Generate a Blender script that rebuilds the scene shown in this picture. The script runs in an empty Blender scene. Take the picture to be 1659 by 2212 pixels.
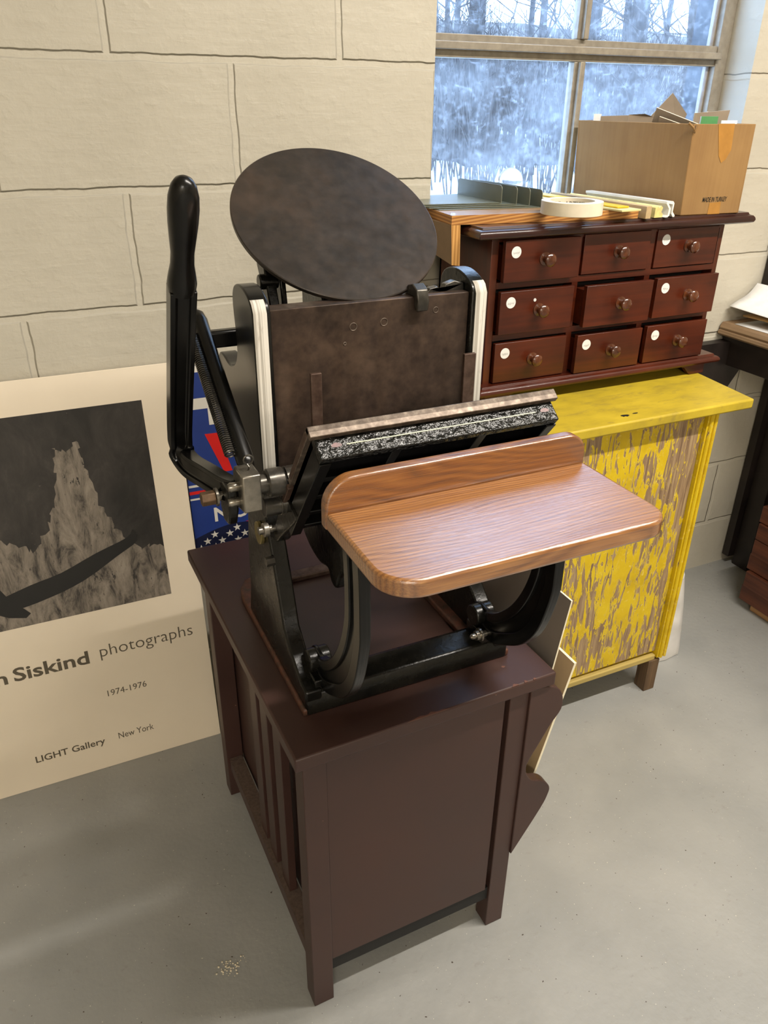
import bpy, bmesh, math, random
from mathutils import Vector, Matrix, noise as mnoise

scene = bpy.context.scene
COL = scene.collection
R = math.radians
random.seed(7)

# ------------------------------------------------------------------ camera, world, lights, exposure
CAM_YAW, CAM_PITCH, CAM_ROLL, F_PX = 0.440505, 0.485797, 0.011948, 1684.76
CAM_POS = Vector((0.0, -1.52, 1.3256))
cy, sy, cp, sp = math.cos(CAM_YAW), math.sin(CAM_YAW), math.cos(CAM_PITCH), math.sin(CAM_PITCH)
fwd = Vector((sy * cp, cy * cp, -sp)); rgt = Vector((cy, -sy, 0)); upv = rgt.cross(fwd)
cr, sr = math.cos(CAM_ROLL), math.sin(CAM_ROLL)
rgt, upv = cr * rgt + sr * upv, -sr * rgt + cr * upv
cam = bpy.data.cameras.new('camera')
cam.sensor_fit = 'HORIZONTAL'; cam.sensor_width = 36.0
cam.lens = F_PX * 36.0 / 1659.0
cam.clip_start = 0.05; cam.clip_end = 200
cam_o = bpy.data.objects.new('camera', cam); COL.objects.link(cam_o)
m3 = Matrix((rgt, upv, -fwd)).transposed()
cam_o.matrix_world = Matrix.Translation(CAM_POS) @ m3.to_4x4()
scene.camera = cam_o

world = bpy.data.worlds.new('winter_sky'); scene.world = world
world.use_nodes = True
bg = world.node_tree.nodes['Background']
bg.inputs[0].default_value = (0.45, 0.66, 1.0, 1); bg.inputs[1].default_value = 4.6

def area_light(name, loc, size, energy, color, rot=(0, 0, 0)):
    l = bpy.data.lights.new(name, 'AREA'); l.shape = 'RECTANGLE'
    l.size, l.size_y = size; l.energy = energy; l.color = color
    o = bpy.data.objects.new(name, l); COL.objects.link(o); o.location = loc; o.rotation_euler = rot
    return o
WARM = (1.0, 0.925, 0.83)
area_light('ceiling_lamp_light', (1.45, -1.28, 2.42), (1.75, 0.05), 48, WARM)
area_light('fill_light_far', (-1.2, -4.2, 2.42), (1.2, 0.3), 68, WARM)  # unseen fill added at left to brighten the poster and upright faces
area_light('fill_light_front', (1.5, -4.2, 2.42), (1.2, 0.3), 8, WARM)  # weak unseen fill added at right, lifting surfaces from the front

vs = scene.view_settings
vs.view_transform = 'Standard'; vs.look = 'None'; vs.exposure = 0.55; vs.gamma = 1.0
vs.use_curve_mapping = False
scene.display_settings.display_device = 'sRGB'
scene.cycles.use_denoising = True
scene.cycles.max_bounces = 8
scene.cycles.diffuse_bounces = 4
scene.cycles.transparent_max_bounces = 12
scene.cycles.caustics_reflective = False
scene.cycles.caustics_refractive = False
scene.cycles.sample_clamp_indirect = 6.0

# ------------------------------------------------------------------ materials
MATS = {}
def srgb(h):
    if isinstance(h, str):
        c = [int(h[i:i + 2], 16) / 255 for i in (0, 2, 4)]
    else:
        c = [x / 255 for x in h]
    return tuple((x / 12.92 if x <= 0.04045 else ((x + 0.055) / 1.055) ** 2.4) for x in c) + (1,)

class NT:
    def __init__(s, name):
        s.m = bpy.data.materials.new(name); s.m.use_nodes = True
        s.t = s.m.node_tree; s.b = s.t.nodes['Principled BSDF']; s.out = s.t.nodes['Material Output']
    def n(s, typ, **kw):
        nd = s.t.nodes.new(typ)
        for k, v in kw.items():
            if hasattr(nd, k): setattr(nd, k, v)
            else: nd.inputs[k].default_value = v
        return nd
    def l(s, a, b): s.t.links.new(a, b)
    def pos(s, scale=(1, 1, 1), loc=(0, 0, 0), rot=(0, 0, 0)):
        g = s.n('ShaderNodeNewGeometry'); mp = s.n('ShaderNodeMapping')
        mp.inputs['Scale'].default_value = scale; mp.inputs['Location'].default_value = loc
        mp.inputs['Rotation'].default_value = rot
        s.l(g.outputs['Position'], mp.inputs['Vector']); return mp.outputs[0]
    def noise(s, vec, scale=5, detail=4, rough=0.55, dist=0.0):
        nd = s.n('ShaderNodeTexNoise'); nd.inputs['Scale'].default_value = scale
        nd.inputs['Detail'].default_value = detail; nd.inputs['Roughness'].default_value = rough
        nd.inputs['Distortion'].default_value = dist
        s.l(vec, nd.inputs['Vector']); return nd.outputs[0]
    def ramp(s, fac, stops, interp='LINEAR'):
        nd = s.n('ShaderNodeValToRGB'); cr_ = nd.color_ramp; cr_.interpolation = interp
        while len(cr_.elements) < len(stops): cr_.elements.new(0.5)
        for e, (p, c) in zip(cr_.elements, stops):
            e.position = p; e.color = c if len(c) == 4 else tuple(c) + (1,)
        s.l(fac, nd.inputs[0]); return nd.outputs[0]
    def mix(s, fac, a, b, blend='MIX'):
        nd = s.n('ShaderNodeMix'); nd.data_type = 'RGBA'; nd.blend_type = blend
        for sock, v in ((nd.inputs[0], fac), (nd.inputs[6], a), (nd.inputs[7], b)):
            if hasattr(v, 'is_linked') or hasattr(v, 'links'): s.l(v, sock)
            else: sock.default_value = v
        return nd.outputs[2]
    def math(s, op, a, b=0.0, clamp=False):
        nd = s.n('ShaderNodeMath'); nd.operation = op; nd.use_clamp = clamp
        for sock, v in ((nd.inputs[0], a), (nd.inputs[1], b)):
            if hasattr(v, 'links'): s.l(v, sock)
            else: sock.default_value = v
        return nd.outputs[0]
    def bump(s, h, strength=0.5, dist=0.002, normal=None):
        nd = s.n('ShaderNodeBump'); nd.inputs['Strength'].default_value = strength
        nd.inputs['Distance'].default_value = dist; s.l(h, nd.inputs['Height'])
        if normal is not None: s.l(normal, nd.inputs['Normal'])
        s.l(nd.outputs[0], s.b.inputs['Normal']); return nd.outputs[0]
    def set(s, color=None, rough=None, metal=None, spec=None, coat=None):
        for k, v in (('Base Color', color), ('Roughness', rough), ('Metallic', metal), ('Specular IOR Level', spec), ('Coat Weight', coat)):
            if v is None: continue
            if hasattr(v, 'links'): s.l(v, s.b.inputs[k])
            else: s.b.inputs[k].default_value = v
        return s.m

def plain(name, hexcol, rough=0.5, metal=0.0, var=0.08, nscale=30, bump=0.0, spec=0.5, coat=0.0):
    t = NT(name); c = srgb(hexcol)
    nz = t.noise(t.pos(), nscale, 5)
    lo = tuple(x * (1 - var) for x in c[:3]) + (1,); hi = tuple(min(1, x * (1 + var)) for x in c[:3]) + (1,)
    t.set(t.ramp(nz, [(0.3, lo), (0.7, hi)]), rough, metal, spec, coat)
    if bump: t.bump(nz, 0.5, bump)
    return t.m

def wood(name, dark, light, axis='X', fine=70, rough=0.4, coat=0.0, contrast=(0.35, 0.7), along=2.0, bump=0.0, blotch=0.25, spec=0.5):
    t = NT(name)
    sc = {'X': (along, fine, fine), 'Y': (fine, along, fine), 'Z': (fine, fine, along)}[axis]
    n1 = t.noise(t.pos(sc), 1.0, 6, 0.6, 0.6)
    n2 = t.noise(t.pos(), 9, 3)
    c = t.ramp(n1, [(contrast[0], srgb(dark)), (contrast[1], srgb(light))])
    c = t.mix(blotch, c, t.ramp(n2, [(0.35, srgb(dark)), (0.65, srgb(light))]))
    t.set(c, rough, 0, spec, coat)
    if bump: t.bump(n1, 0.4, bump)
    return t.m

def M(name): return MATS[name]

# painted block wall: mortar courses 203 mm, stretcher bond
t = NT('painted_block'); g = t.n('ShaderNodeNewGeometry'); sx = t.n('ShaderNodeSeparateXYZ'); t.l(g.outputs['Position'], sx.inputs[0])
wob = t.noise(t.pos(), 14, 3)
cx = t.n('ShaderNodeCombineXYZ')
t.l(t.math('ADD', t.math('ADD', sx.outputs[0], -0.2142 + 0.2032 + 8 * 0.4064), t.math('MULTIPLY', wob, 0.010)), cx.inputs[0])
t.l(t.math('ADD', t.math('ADD', sx.outputs[2], -1.389 + 8 * 0.2032), t.math('MULTIPLY', wob, 0.010)), cx.inputs[1])
br = t.n('ShaderNodeTexBrick'); t.l(cx.outputs[0], br.inputs['Vector'])
br.offset = 0.5; br.offset_frequency = 2; br.squash = 1.0
for k, v in (('Scale', 1.0), ('Mortar Size', 0.0078), ('Mortar Smooth', 0.45), ('Brick Width', 0.4064), ('Row Height', 0.2032)):
    br.inputs[k].default_value = v
st = t.noise(t.pos((7, 7, 60), rot=(0, R(14), 0)), 1.0, 5, 0.6)
pit = t.noise(t.pos(), 120, 2); lump = t.noise(t.pos(), 45, 4)
hgt = t.math('ADD', t.math('MULTIPLY', br.outputs['Fac'], -1.0), t.math('MULTIPLY', st, 0.22))
hgt = t.math('ADD', hgt, t.math('MULTIPLY', t.math('POWER', lump, 3.0), 0.5))
hgt = t.math('ADD', hgt, t.math('MULTIPLY', t.math('LESS_THAN', pit, 0.27), -0.25))
tone = t.noise(t.pos(), 3.5, 3)
base = t.ramp(tone, [(0.3, srgb('BBB5A5')), (0.7, srgb('C5BFAF'))])
base = t.mix(t.math('MULTIPLY', br.outputs['Fac'], 0.35), base, srgb('CCC6B5'))
MATS['wall'] = t.set(base, 0.5, 0, 0.35); t.bump(hgt, 0.75, 0.0065)

# grey painted concrete floor, pebbly gloss, specks and scuffs
t = NT('painted_concrete'); n1 = t.noise(t.pos(), 75, 4, 0.5); n2 = t.noise(t.pos(), 4, 3); n3 = t.noise(t.pos(), 210, 2, 0.4); n4 = t.noise(t.pos((1, 1.6, 1)), 28, 4, 0.7)
c = t.ramp(n2, [(0.3, srgb('929390')), (0.7, srgb('A2A29E'))])
c = t.mix(t.math('GREATER_THAN', n3, 0.745), c, srgb('C9C6BB'))
c = t.mix(t.math('GREATER_THAN', t.noise(t.pos((1, 1, 1), (4, 7, 1)), 130, 2, 0.4), 0.755), c, srgb('4A4038'))
c = t.mix(t.ramp(n4, [(0.62, (0, 0, 0)), (0.74, (0.6, 0.6, 0.6))]), c, srgb('8A8782'))
MATS['floor'] = t.set(c, t.ramp(n1, [(0.3, (0.34, 0.34, 0.34)), (0.7, (0.5, 0.5, 0.5))]), 0, 0.5); t.bump(t.math('ADD', n1, t.math('MULTIPLY', n2, 0.6)), 0.35, 0.0022)

MATS['ceiling'] = plain('ceiling_paint', 'D8D3C6', 0.8)
MATS['room'] = plain('room_paint', 'CFC8B8', 0.8)
MATS['jamb'] = MATS['wall']

# black japanned cast iron, lumpy
t = NT('black_cast_iron'); n1 = t.noise(t.pos(), 130, 4, 0.55); n2 = t.noise(t.pos(), 18, 4); 
c = t.ramp(n2, [(0.35, srgb('080908')), (0.72, srgb('191712'))])
MATS['iron'] = t.set(c, t.ramp(n2, [(0.3, (0.18, 0.18, 0.18)), (0.7, (0.34, 0.34, 0.34))]), 0.0, 0.36); t.bump(n1, 0.35, 0.0015)
t = NT('smooth_black_enamel'); n2 = t.noise(t.pos(), 22, 4)
MATS['enamel'] = t.set(t.ramp(n2, [(0.35, srgb('070707')), (0.72, srgb('131210'))]), 0.25, 0, 0.36)
t = NT('blistered_black_paint'); n1 = t.noise(t.pos(), 75, 3, 0.5); n2 = t.noise(t.pos(), 240, 3, 0.5)
MATS['blister'] = t.set(t.ramp(n1, [(0.4, srgb('0E0F0E')), (0.75, srgb('1E1F1C'))]), 0.2, 0, 0.5); t.bump(t.math('ADD', n1, t.math('MULTIPLY', n2, 0.3)), 0.9, 0.006)
# browned steel of bed
def patina(name, a, b, c_, rough=(0.38, 0.6), metal=0.55, sc=11):
    t = NT(name); n1 = t.noise(t.pos(), sc, 6, 0.62); n2 = t.noise(t.pos(), 60, 5, 0.6); n3 = t.noise(t.pos((60, 60, 4)), 1, 3)
    c = t.ramp(n1, [(0.3, srgb(a)), (0.52, srgb(b)), (0.75, srgb(c_))])
    c = t.mix(0.3, c, t.ramp(n2, [(0.35, srgb(a)), (0.7, srgb(c_))]))
    t.set(c, t.ramp(n3, [(0.3, (rough[0],) * 3), (0.7, (rough[1],) * 3)]), metal, 0.4); t.bump(n2, 0.15, 0.0004)
    return t.m
MATS['bed_steel'] = patina('browned_steel', '241D18', '463830', '6A5748', metal=0.45)
MATS['disc_steel'] = patina('dark_ink_steel', '2C2926', '3E3935', '53463D', (0.3, 0.42), 0.5, 8)
MATS['rusty'] = patina('rusty_brown_steel', '3A2B22', '58443A', '6E5C50', (0.42, 0.6), 0.4, 70)
MATS['bar_steel'] = patina('worn_bright_bar', '40352D', '6A5D52', '9C8F80', (0.36, 0.52), 0.5, 110)
MATS['steel'] = patina('machined_steel', '6E6A62', '8B867D', 'A39C90', (0.22, 0.4), 0.85, 30)
MATS['dark_steel'] = patina('oiled_shaft_steel', '3C3A36', '55524D', '6E6A62', (0.22, 0.38), 0.75, 30)
MATS['bolt_brown'] = patina('brown_bolt', '4A3A2C', '6B543F', '7D6650', (0.4, 0.55), 0.5, 60)
MATS['brass'] = patina('dull_brass', '6A6040', '8A7C4C', '9C9064', (0.35, 0.5), 0.7, 60)
MATS['rust_edge'] = patina('red_rust_edge', '2A2A22', '54372A', '7A4634', (0.5, 0.7), 0.1, 55)
# rail tape: white ribbed
t = NT('white_rail_tape'); w = t.noise(t.pos((420, 1, 3)), 1.0, 3); n2 = t.noise(t.pos((60, 60, 22)), 1, 4, 0.7)
c = t.ramp(w, [(0.35, srgb('9E988C')), (0.6, srgb('D6D1C6'))]); c = t.mix(t.ramp(n2, [(0.6, (0, 0, 0)), (0.8, (0.7, 0.7, 0.7))]), c, srgb('8C7F70'))
MATS['tape_white'] = t.set(c, 0.6); t.bump(w, 0.3, 0.0006)
MATS['pinstripe'] = plain('pale_green_pinstripe', 'C9CBA6', 0.4)
MATS['faded_red'] = plain('faded_red_paint', '5A2A26', 0.35, 0, 0.3, 200)

# oak feed board
def oak(name, ax, sc, dark, mid, light):
    t = NT(name)
    warp = t.noise(t.pos((3.2, 9.0, 9.0)), 1.0, 2, 0.5)
    g = t.n('ShaderNodeNewGeometry'); s3 = t.n('ShaderNodeSeparateXYZ'); t.l(g.outputs['Position'], s3.inputs[0])
    a = t.math('ADD', t.math('MULTIPLY', s3.outputs[ax], sc), t.math('MULTIPLY', warp, 11.0))
    band = t.math('FRACT', t.math('ADD', a, t.math('MULTIPLY', s3.outputs[0], 6.0)))
    fine = t.noise(t.pos((14, 620, 620)), 1.0, 4, 0.6); blot = t.noise(t.pos((5, 26, 26)), 1.0, 3, 0.6)
    c1 = t.ramp(band, [(0.0, srgb(dark)), (0.25, srgb(mid)), (0.55, srgb(light)), (0.85, srgb(mid)), (1.0, srgb(dark))])
    c = t.mix(0.5, c1, t.ramp(fine, [(0.32, srgb(dark)), (0.62, srgb(light))]))
    c = t.mix(t.ramp(blot, [(0.45, (0, 0, 0)), (0.7, (0.55,) * 3)]), c, srgb(mid))
    t.set(c, 0.30, 0, 0.55, 1.0); t.b.inputs['Coat IOR'].default_value = 1.75
    t.b.inputs['Coat Roughness'].default_value = 0.25
    nb = t.bump(t.math('ADD', t.math('MULTIPLY', band, 0.5), fine), 0.35, 0.001); t.l(nb, t.b.inputs['Coat Normal'])
    return t.m
MATS['oak'] = oak('varnished_oak', 1, 190, '5A3418', '8A5528', 'B07B42')
MATS['oak_lip'] = oak('varnished_oak_lip', 2, 80, '54301A', '7E4A22', 'A06A34')

# dark brown painted wood of the side table
t = NT('dark_brown_stain'); n1 = t.noise(t.pos(), 5, 4); n2 = t.noise(t.pos((60, 60, 3)), 1, 3); sc1 = t.noise(t.pos((1, 1.4, 1)), 60, 3, 0.7)
c = t.ramp(n1, [(0.3, srgb('3A2722')), (0.7, srgb('452F29'))]); c = t.mix(t.math('GREATER_THAN', sc1, 0.75), c, srgb('8A6A5A'))
MATS['dark_wood'] = t.set(c, t.ramp(n1, [(0.3, (0.36,) * 3), (0.7, (0.5,) * 3)]), 0, 0.4); t.bump(n2, 0.08, 0.0005)
MATS['chip'] = plain('bare_chipped_wood', '6A4638', 0.7)
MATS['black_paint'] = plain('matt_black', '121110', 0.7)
MATS['dust'] = plain('dusty_brown', '5A4A40', 0.9, 0, 0.3, 160)

MATS['mahogany'] = wood('mahogany', '330F05', '5A230D', 'X', 55, 0.36, 0.15, blotch=0.4)
MATS['mahogany_v'] = wood('mahogany_upright', '3A1608', '602A12', 'Z', 55, 0.38, 0.1, blotch=0.4)
MATS['mahogany_dark'] = wood('mahogany_shelf', '22100D', '3C1C15', 'X', 50, 0.3, 0.3, blotch=0.4)
MATS['knob'] = wood('turned_knob_wood', '3A1E12', '68391F', 'Y', 60, 0.22, 0.4)
MATS['case_black'] = plain('dark_carcass', '15100D', 0.8)

# peeling yellow
def peeling(name, lo, hi, shift=(0, 0, 0), vert=True):
    t = NT(name)
    s = (80, 80, 17) if vert else (15, 60, 60)
    m1 = t.noise(t.pos(s, shift), 1.0, 5, 0.62, 0.9); m2 = t.noise(t.pos((5, 5, 2.5), shift), 1.0, 2)
    mm = t.math('ADD', m1, t.math('MULTIPLY', t.math('SUBTRACT', m2, 0.5), 0.42))
    mask = t.ramp(mm, [(lo, (0, 0, 0)), (hi, (1, 1, 1))])
    s2 = (150, 150, 6) if vert else (6, 150, 150)
    gr = t.noise(t.pos(s2), 1.0, 4, 0.6, 1.2)
    bare = t.ramp(gr, [(0.3, srgb('6E5743')), (0.5, srgb('93795C')), (0.7, srgb('B39C74'))])
    n2 = t.noise(t.pos(), 16, 4, 0.6); n3 = t.noise(t.pos(), 90, 3)
    yel = t.ramp(n2, [(0.25, srgb('BA9C14')), (0.5, srgb('CFB014')), (0.75, srgb('D9BE1E'))])
    yel = t.mix(t.ramp(n3, [(0.62, (0, 0, 0)), (0.72, (0.55,) * 3)]), yel, srgb('E0CB72'))
    edge = t.ramp(mm, [(lo - 0.035, (0, 0, 0)), (lo, (1, 1, 1)), (hi, (0, 0, 0))])
    c = t.mix(mask, yel, bare); c = t.mix(t.math('MULTIPLY', edge, 0.4), c, srgb('DDC768'))
    t.set(c, 0.5, 0, 0.4)
    t.bump(t.math('ADD', t.math('MULTIPLY', mask, -1.0), t.math('MULTIPLY', gr, 0.35)), 0.45, 0.0016)
    return t.m
MATS['peel'] = peeling('peeling_yellow_panel', 0.492, 0.512)
MATS['yellow'] = peeling('worn_yellow_paint', 0.70, 0.75)
t = NT('yellow_top_paint'); n1 = t.noise(t.pos((9, 22, 9)), 1, 5, 0.65); n2 = t.noise(t.pos((20, 60, 20)), 1, 4, 0.7, 0.5)
c = t.ramp(n1, [(0.3, srgb('A48F2E')), (0.5, srgb('BAA22C')), (0.72, srgb('C8AF32'))]); c = t.mix(t.ramp(n2, [(0.56, (0, 0, 0)), (0.72, (0.6,) * 3)]), c, srgb('8C7A3C'))
MATS['yellow_top'] = t.set(c, 0.5, 0, 0.4); t.bump(n2, 0.15, 0.0008)
MATS['bare_wood'] = wood('weathered_wood', '43311F', '70573A', 'Z', 90, 0.7)
MATS['plain_wood_x'] = wood('bare_edge_wood', 'A38F50', 'BFA860', 'X', 90, 0.6)
MATS['paint_chip_black'] = plain('black_chip', '15140F', 0.6)

MATS['ply_face'] = wood('plywood_face', '9A7048', 'C09A70', 'X', 40, 0.3, 0.3, contrast=(0.3, 0.75))
t = NT('plywood_edge'); g = t.n('ShaderNodeNewGeometry'); s3 = t.n('ShaderNodeSeparateXYZ'); t.l(g.outputs['Position'], s3.inputs[0])
band = t.math('FRACT', t.math('MULTIPLY', t.math('ADD', s3.outputs[2], t.math('MULTIPLY', s3.outputs[0], -0.12)), 165.0))
MATS['ply_edge'] = t.set(t.ramp(band, [(0.0, srgb('8A5528')), (0.35, srgb('B57C3E')), (0.6, srgb('D29A55')), (1.0, srgb('9A6230'))]), 0.5)
t = NT('plywood_edge_upright'); g = t.n('ShaderNodeNewGeometry'); s3 = t.n('ShaderNodeSeparateXYZ'); t.l(g.outputs['Position'], s3.inputs[0])
band = t.math('FRACT', t.math('MULTIPLY', s3.outputs[0], 150.0))
MATS['ply_edge_v'] = t.set(t.ramp(band, [(0.0, srgb('B5803F')), (0.4, srgb('DDA862')), (0.7, srgb('C8924C')), (1.0, srgb('9E6A32'))]), 0.5)
MATS['ply_side'] = plain('brown_hardboard', '8A7052', 0.6, 0, 0.12, 25)
MATS['olive_metal'] = plain('olive_grey_steel', '6F7160', 0.28, 0.1, 0.06, 40)
MATS['masking'] = plain('cream_masking_tape', 'DED3BA', 0.6)
MATS['card_core'] = plain('tape_core_card', 'B9A684', 0.8)
MATS['print_grey'] = plain('grey_print', '6E6759', 0.8)
MATS['ruler_yellow'] = plain('yellow_ruler', 'D8B428', 0.45)
MATS['ruler_pale'] = plain('pale_yellow_stick', 'D8CC8E', 0.5)
MATS['beige_stick'] = wood('beige_stick', 'A48C64', 'C3A97F', 'Y', 80, 0.55)
MATS['white_plastic'] = plain('white_plastic', 'E9E6DC', 0.35)
MATS['cream_plastic'] = plain('cream_moulding', 'D4C47E', 0.5, 0, 0.25, 60)
t = NT('cardboard'); rib = t.noise(t.pos((150, 150, 2)), 1, 2); n1 = t.noise(t.pos(), 12, 3)
c = t.ramp(n1, [(0.3, srgb('8A6A44')), (0.7, srgb('98774C'))]); c = t.mix(0.25, c, t.ramp(rib, [(0.3, srgb('80613A')), (0.7, srgb('9C7C50'))]))
MATS['cardboard'] = t.set(c, 0.75, 0, 0.2); t.bump(rib, 0.15, 0.0005)
MATS['packing_tape'] = plain('brown_packing_tape', 'A87838', 0.22, 0, 0.15, 30)
MATS['card_grey'] = plain('grey_card', '8E7F6C', 0.8)
MATS['card_edge'] = plain('pale_card_edge', 'CFC4AE', 0.8)
MATS['green_card'] = plain('green_card', '4E8A52', 0.6)
MATS['white_paper'] = plain('white_paper', 'E4E4E2', 0.7)
MATS['kraft'] = plain('kraft_paper', 'A37F4B', 0.7)
MATS['cream_paper'] = plain('cream_paper', 'DCD2BA', 0.75)
MATS['ink'] = plain('black_print', '15130F', 0.7)
MATS['poster_ink'] = plain('grey_poster_print', '5E5647', 0.8)
MATS['poster'] = plain('cream_poster_paper', 'E9DCC6', 0.55, 0, 0.03, 6)
MATS['poster_edge'] = plain('poster_board_edge', 'B9AA8C', 0.8)
t = NT('dark_abstract_print'); n1 = t.noise(t.pos((18, 18, 9)), 1, 6, 0.7, 0.4); n2 = t.noise(t.pos((70, 70, 60)), 1, 5, 0.75)
c = t.ramp(n1, [(0.35, srgb('1C1A18')), (0.6, srgb('35312E')), (0.75, srgb('4A4540'))]); c = t.mix(t.math('GREATER_THAN', n2, 0.7), c, srgb('6A635A'))
MATS['print_dark'] = t.set(c, 0.4)
t = NT('pale_abstract_print'); n1 = t.noise(t.pos((40, 40, 12)), 1, 6, 0.75, 0.6); n2 = t.noise(t.pos((90, 90, 25)), 1, 4, 0.7)
c = t.ramp(n1, [(0.36, srgb('2E2A27')), (0.5, srgb('776E63')), (0.66, srgb('958B7E'))]); c = t.mix(t.math('GREATER_THAN', n2, 0.66), c, srgb('2A2623'))
MATS['print_pale'] = t.set(c, 0.4)
MATS['print_black'] = plain('black_stroke_print', '141312', 0.4, 0, 0.2, 60)
MATS['sign_blue'] = plain('sign_blue', '243A80', 0.4, 0, 0.05)
MATS['sign_navy'] = plain('sign_navy', '171D3A', 0.4, 0, 0.05)
MATS['sign_white'] = plain('sign_white', 'D9D5CB', 0.45, 0, 0.04)
MATS['sign_red'] = plain('sign_red', 'D2221F', 0.4, 0, 0.04)
MATS['mat_grey'] = plain('grey_mat_board', '857A6E', 0.75, 0, 0.05, 8)
MATS['mat_tan'] = plain('tan_mat_board', 'B99F78', 0.7, 0, 0.12, 14)
MATS['mat_core'] = plain('cream_board_core', 'E8DEC2', 0.8)
MATS['sack'] = plain('white_canvas', 'CBC8C2', 0.8, 0, 0.06, 20)
MATS['bench_top'] = wood('scuffed_bench_top', '6A5038', 'A58A68', 'Y', 60, 0.55, contrast=(0.3, 0.75))
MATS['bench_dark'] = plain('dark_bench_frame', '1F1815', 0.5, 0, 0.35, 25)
MATS['crate'] = wood('red_brown_crate', '3A1A10', '6A3A22', 'Y', 50, 0.5)
MATS['crate_pale'] = wood('pale_crate_base', '8C6640', 'B98F60', 'Y', 50, 0.6)
MATS['steel_frame'] = plain('tarnished_window_steel', '9A9284', 0.38, 0.25, 0.18, 50, 0.0006)
MATS['reveal_out'] = plain('blue_lit_outer_reveal', '1E2F40', 0.7)  # outer wall reveal, its blue daylight tone put into the base colour
MATS['snow'] = plain('snow', 'EDF1F6', 0.8, 0, 0.04, 2)
# wooded hillside: leaf litter, brush and snow patches
t = NT('wooded_hillside'); n1 = t.noise(t.pos((0.5, 0.5, 0.9)), 1, 5, 0.6); n2 = t.noise(t.pos((6, 6, 2.2)), 1, 6, 0.7)
c = t.ramp(n2, [(0.3, srgb('2E2B2A')), (0.5, srgb('474341')), (0.68, srgb('6E6B69'))]); c = t.mix(t.ramp(n1, [(0.60, (0, 0, 0)), (0.66, (1, 1, 1))]), c, srgb('B9BEC6'))
MATS['hill'] = t.set(c, 0.9)
MATS['bark'] = plain('winter_bark', '2E2A28', 0.9, 0, 0.3, 8)
MATS['twig'] = plain('bare_twigs', '45403D', 0.9, 0, 0.3, 4)
# dusty pane: mostly clear, with streaks of dirt that catch the daylight
t = NT('dusty_glass')
n1 = t.noise(t.pos((60, 60, 60)), 1, 5, 0.75); n2 = t.noise(t.pos((5, 5, 9)), 1, 4, 0.6); n3 = t.noise(t.pos((22, 22, 60), rot=(0, R(35), 0)), 1, 5, 0.6, 1.5)
d = t.math('ADD', t.math('MULTIPLY', t.ramp(n1, [(0.5, (0, 0, 0)), (0.8, (1, 1, 1))]), 0.5), t.math('MULTIPLY', t.ramp(n2, [(0.35, (0, 0, 0)), (0.8, (1, 1, 1))]), 0.35))
d = t.math('ADD', d, t.math('MULTIPLY', t.ramp(n3, [(0.6, (0, 0, 0)), (0.75, (1, 1, 1))]), 0.4)); d = t.math('ADD', d, 0.06, True)
tr = t.n('ShaderNodeBsdfTransparent'); tl = t.n('ShaderNodeBsdfTranslucent'); tl.inputs[0].default_value = (0.85, 0.88, 0.92, 1)
gl = t.n('ShaderNodeBsdfGlossy'); gl.inputs['Roughness'].default_value = 0.05
mx1 = t.n('ShaderNodeMixShader'); t.l(t.math('MULTIPLY', d, 0.36), mx1.inputs[0]); t.l(tr.outputs[0], mx1.inputs[1]); t.l(tl.outputs[0], mx1.inputs[2])
mx2 = t.n('ShaderNodeMixShader'); mx2.inputs[0].default_value = 0.04; t.l(mx1.outputs[0], mx2.inputs[1]); t.l(gl.outputs[0], mx2.inputs[2])
t.l(mx2.outputs[0], t.out.inputs['Surface']); MATS['glass'] = t.m
t = NT('clear_glass_ball'); t.set((1, 1, 1, 1), 0.03); t.b.inputs['Transmission Weight'].default_value = 1.0; t.b.inputs['IOR'].default_value = 1.45
MATS['ball'] = t.m

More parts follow.
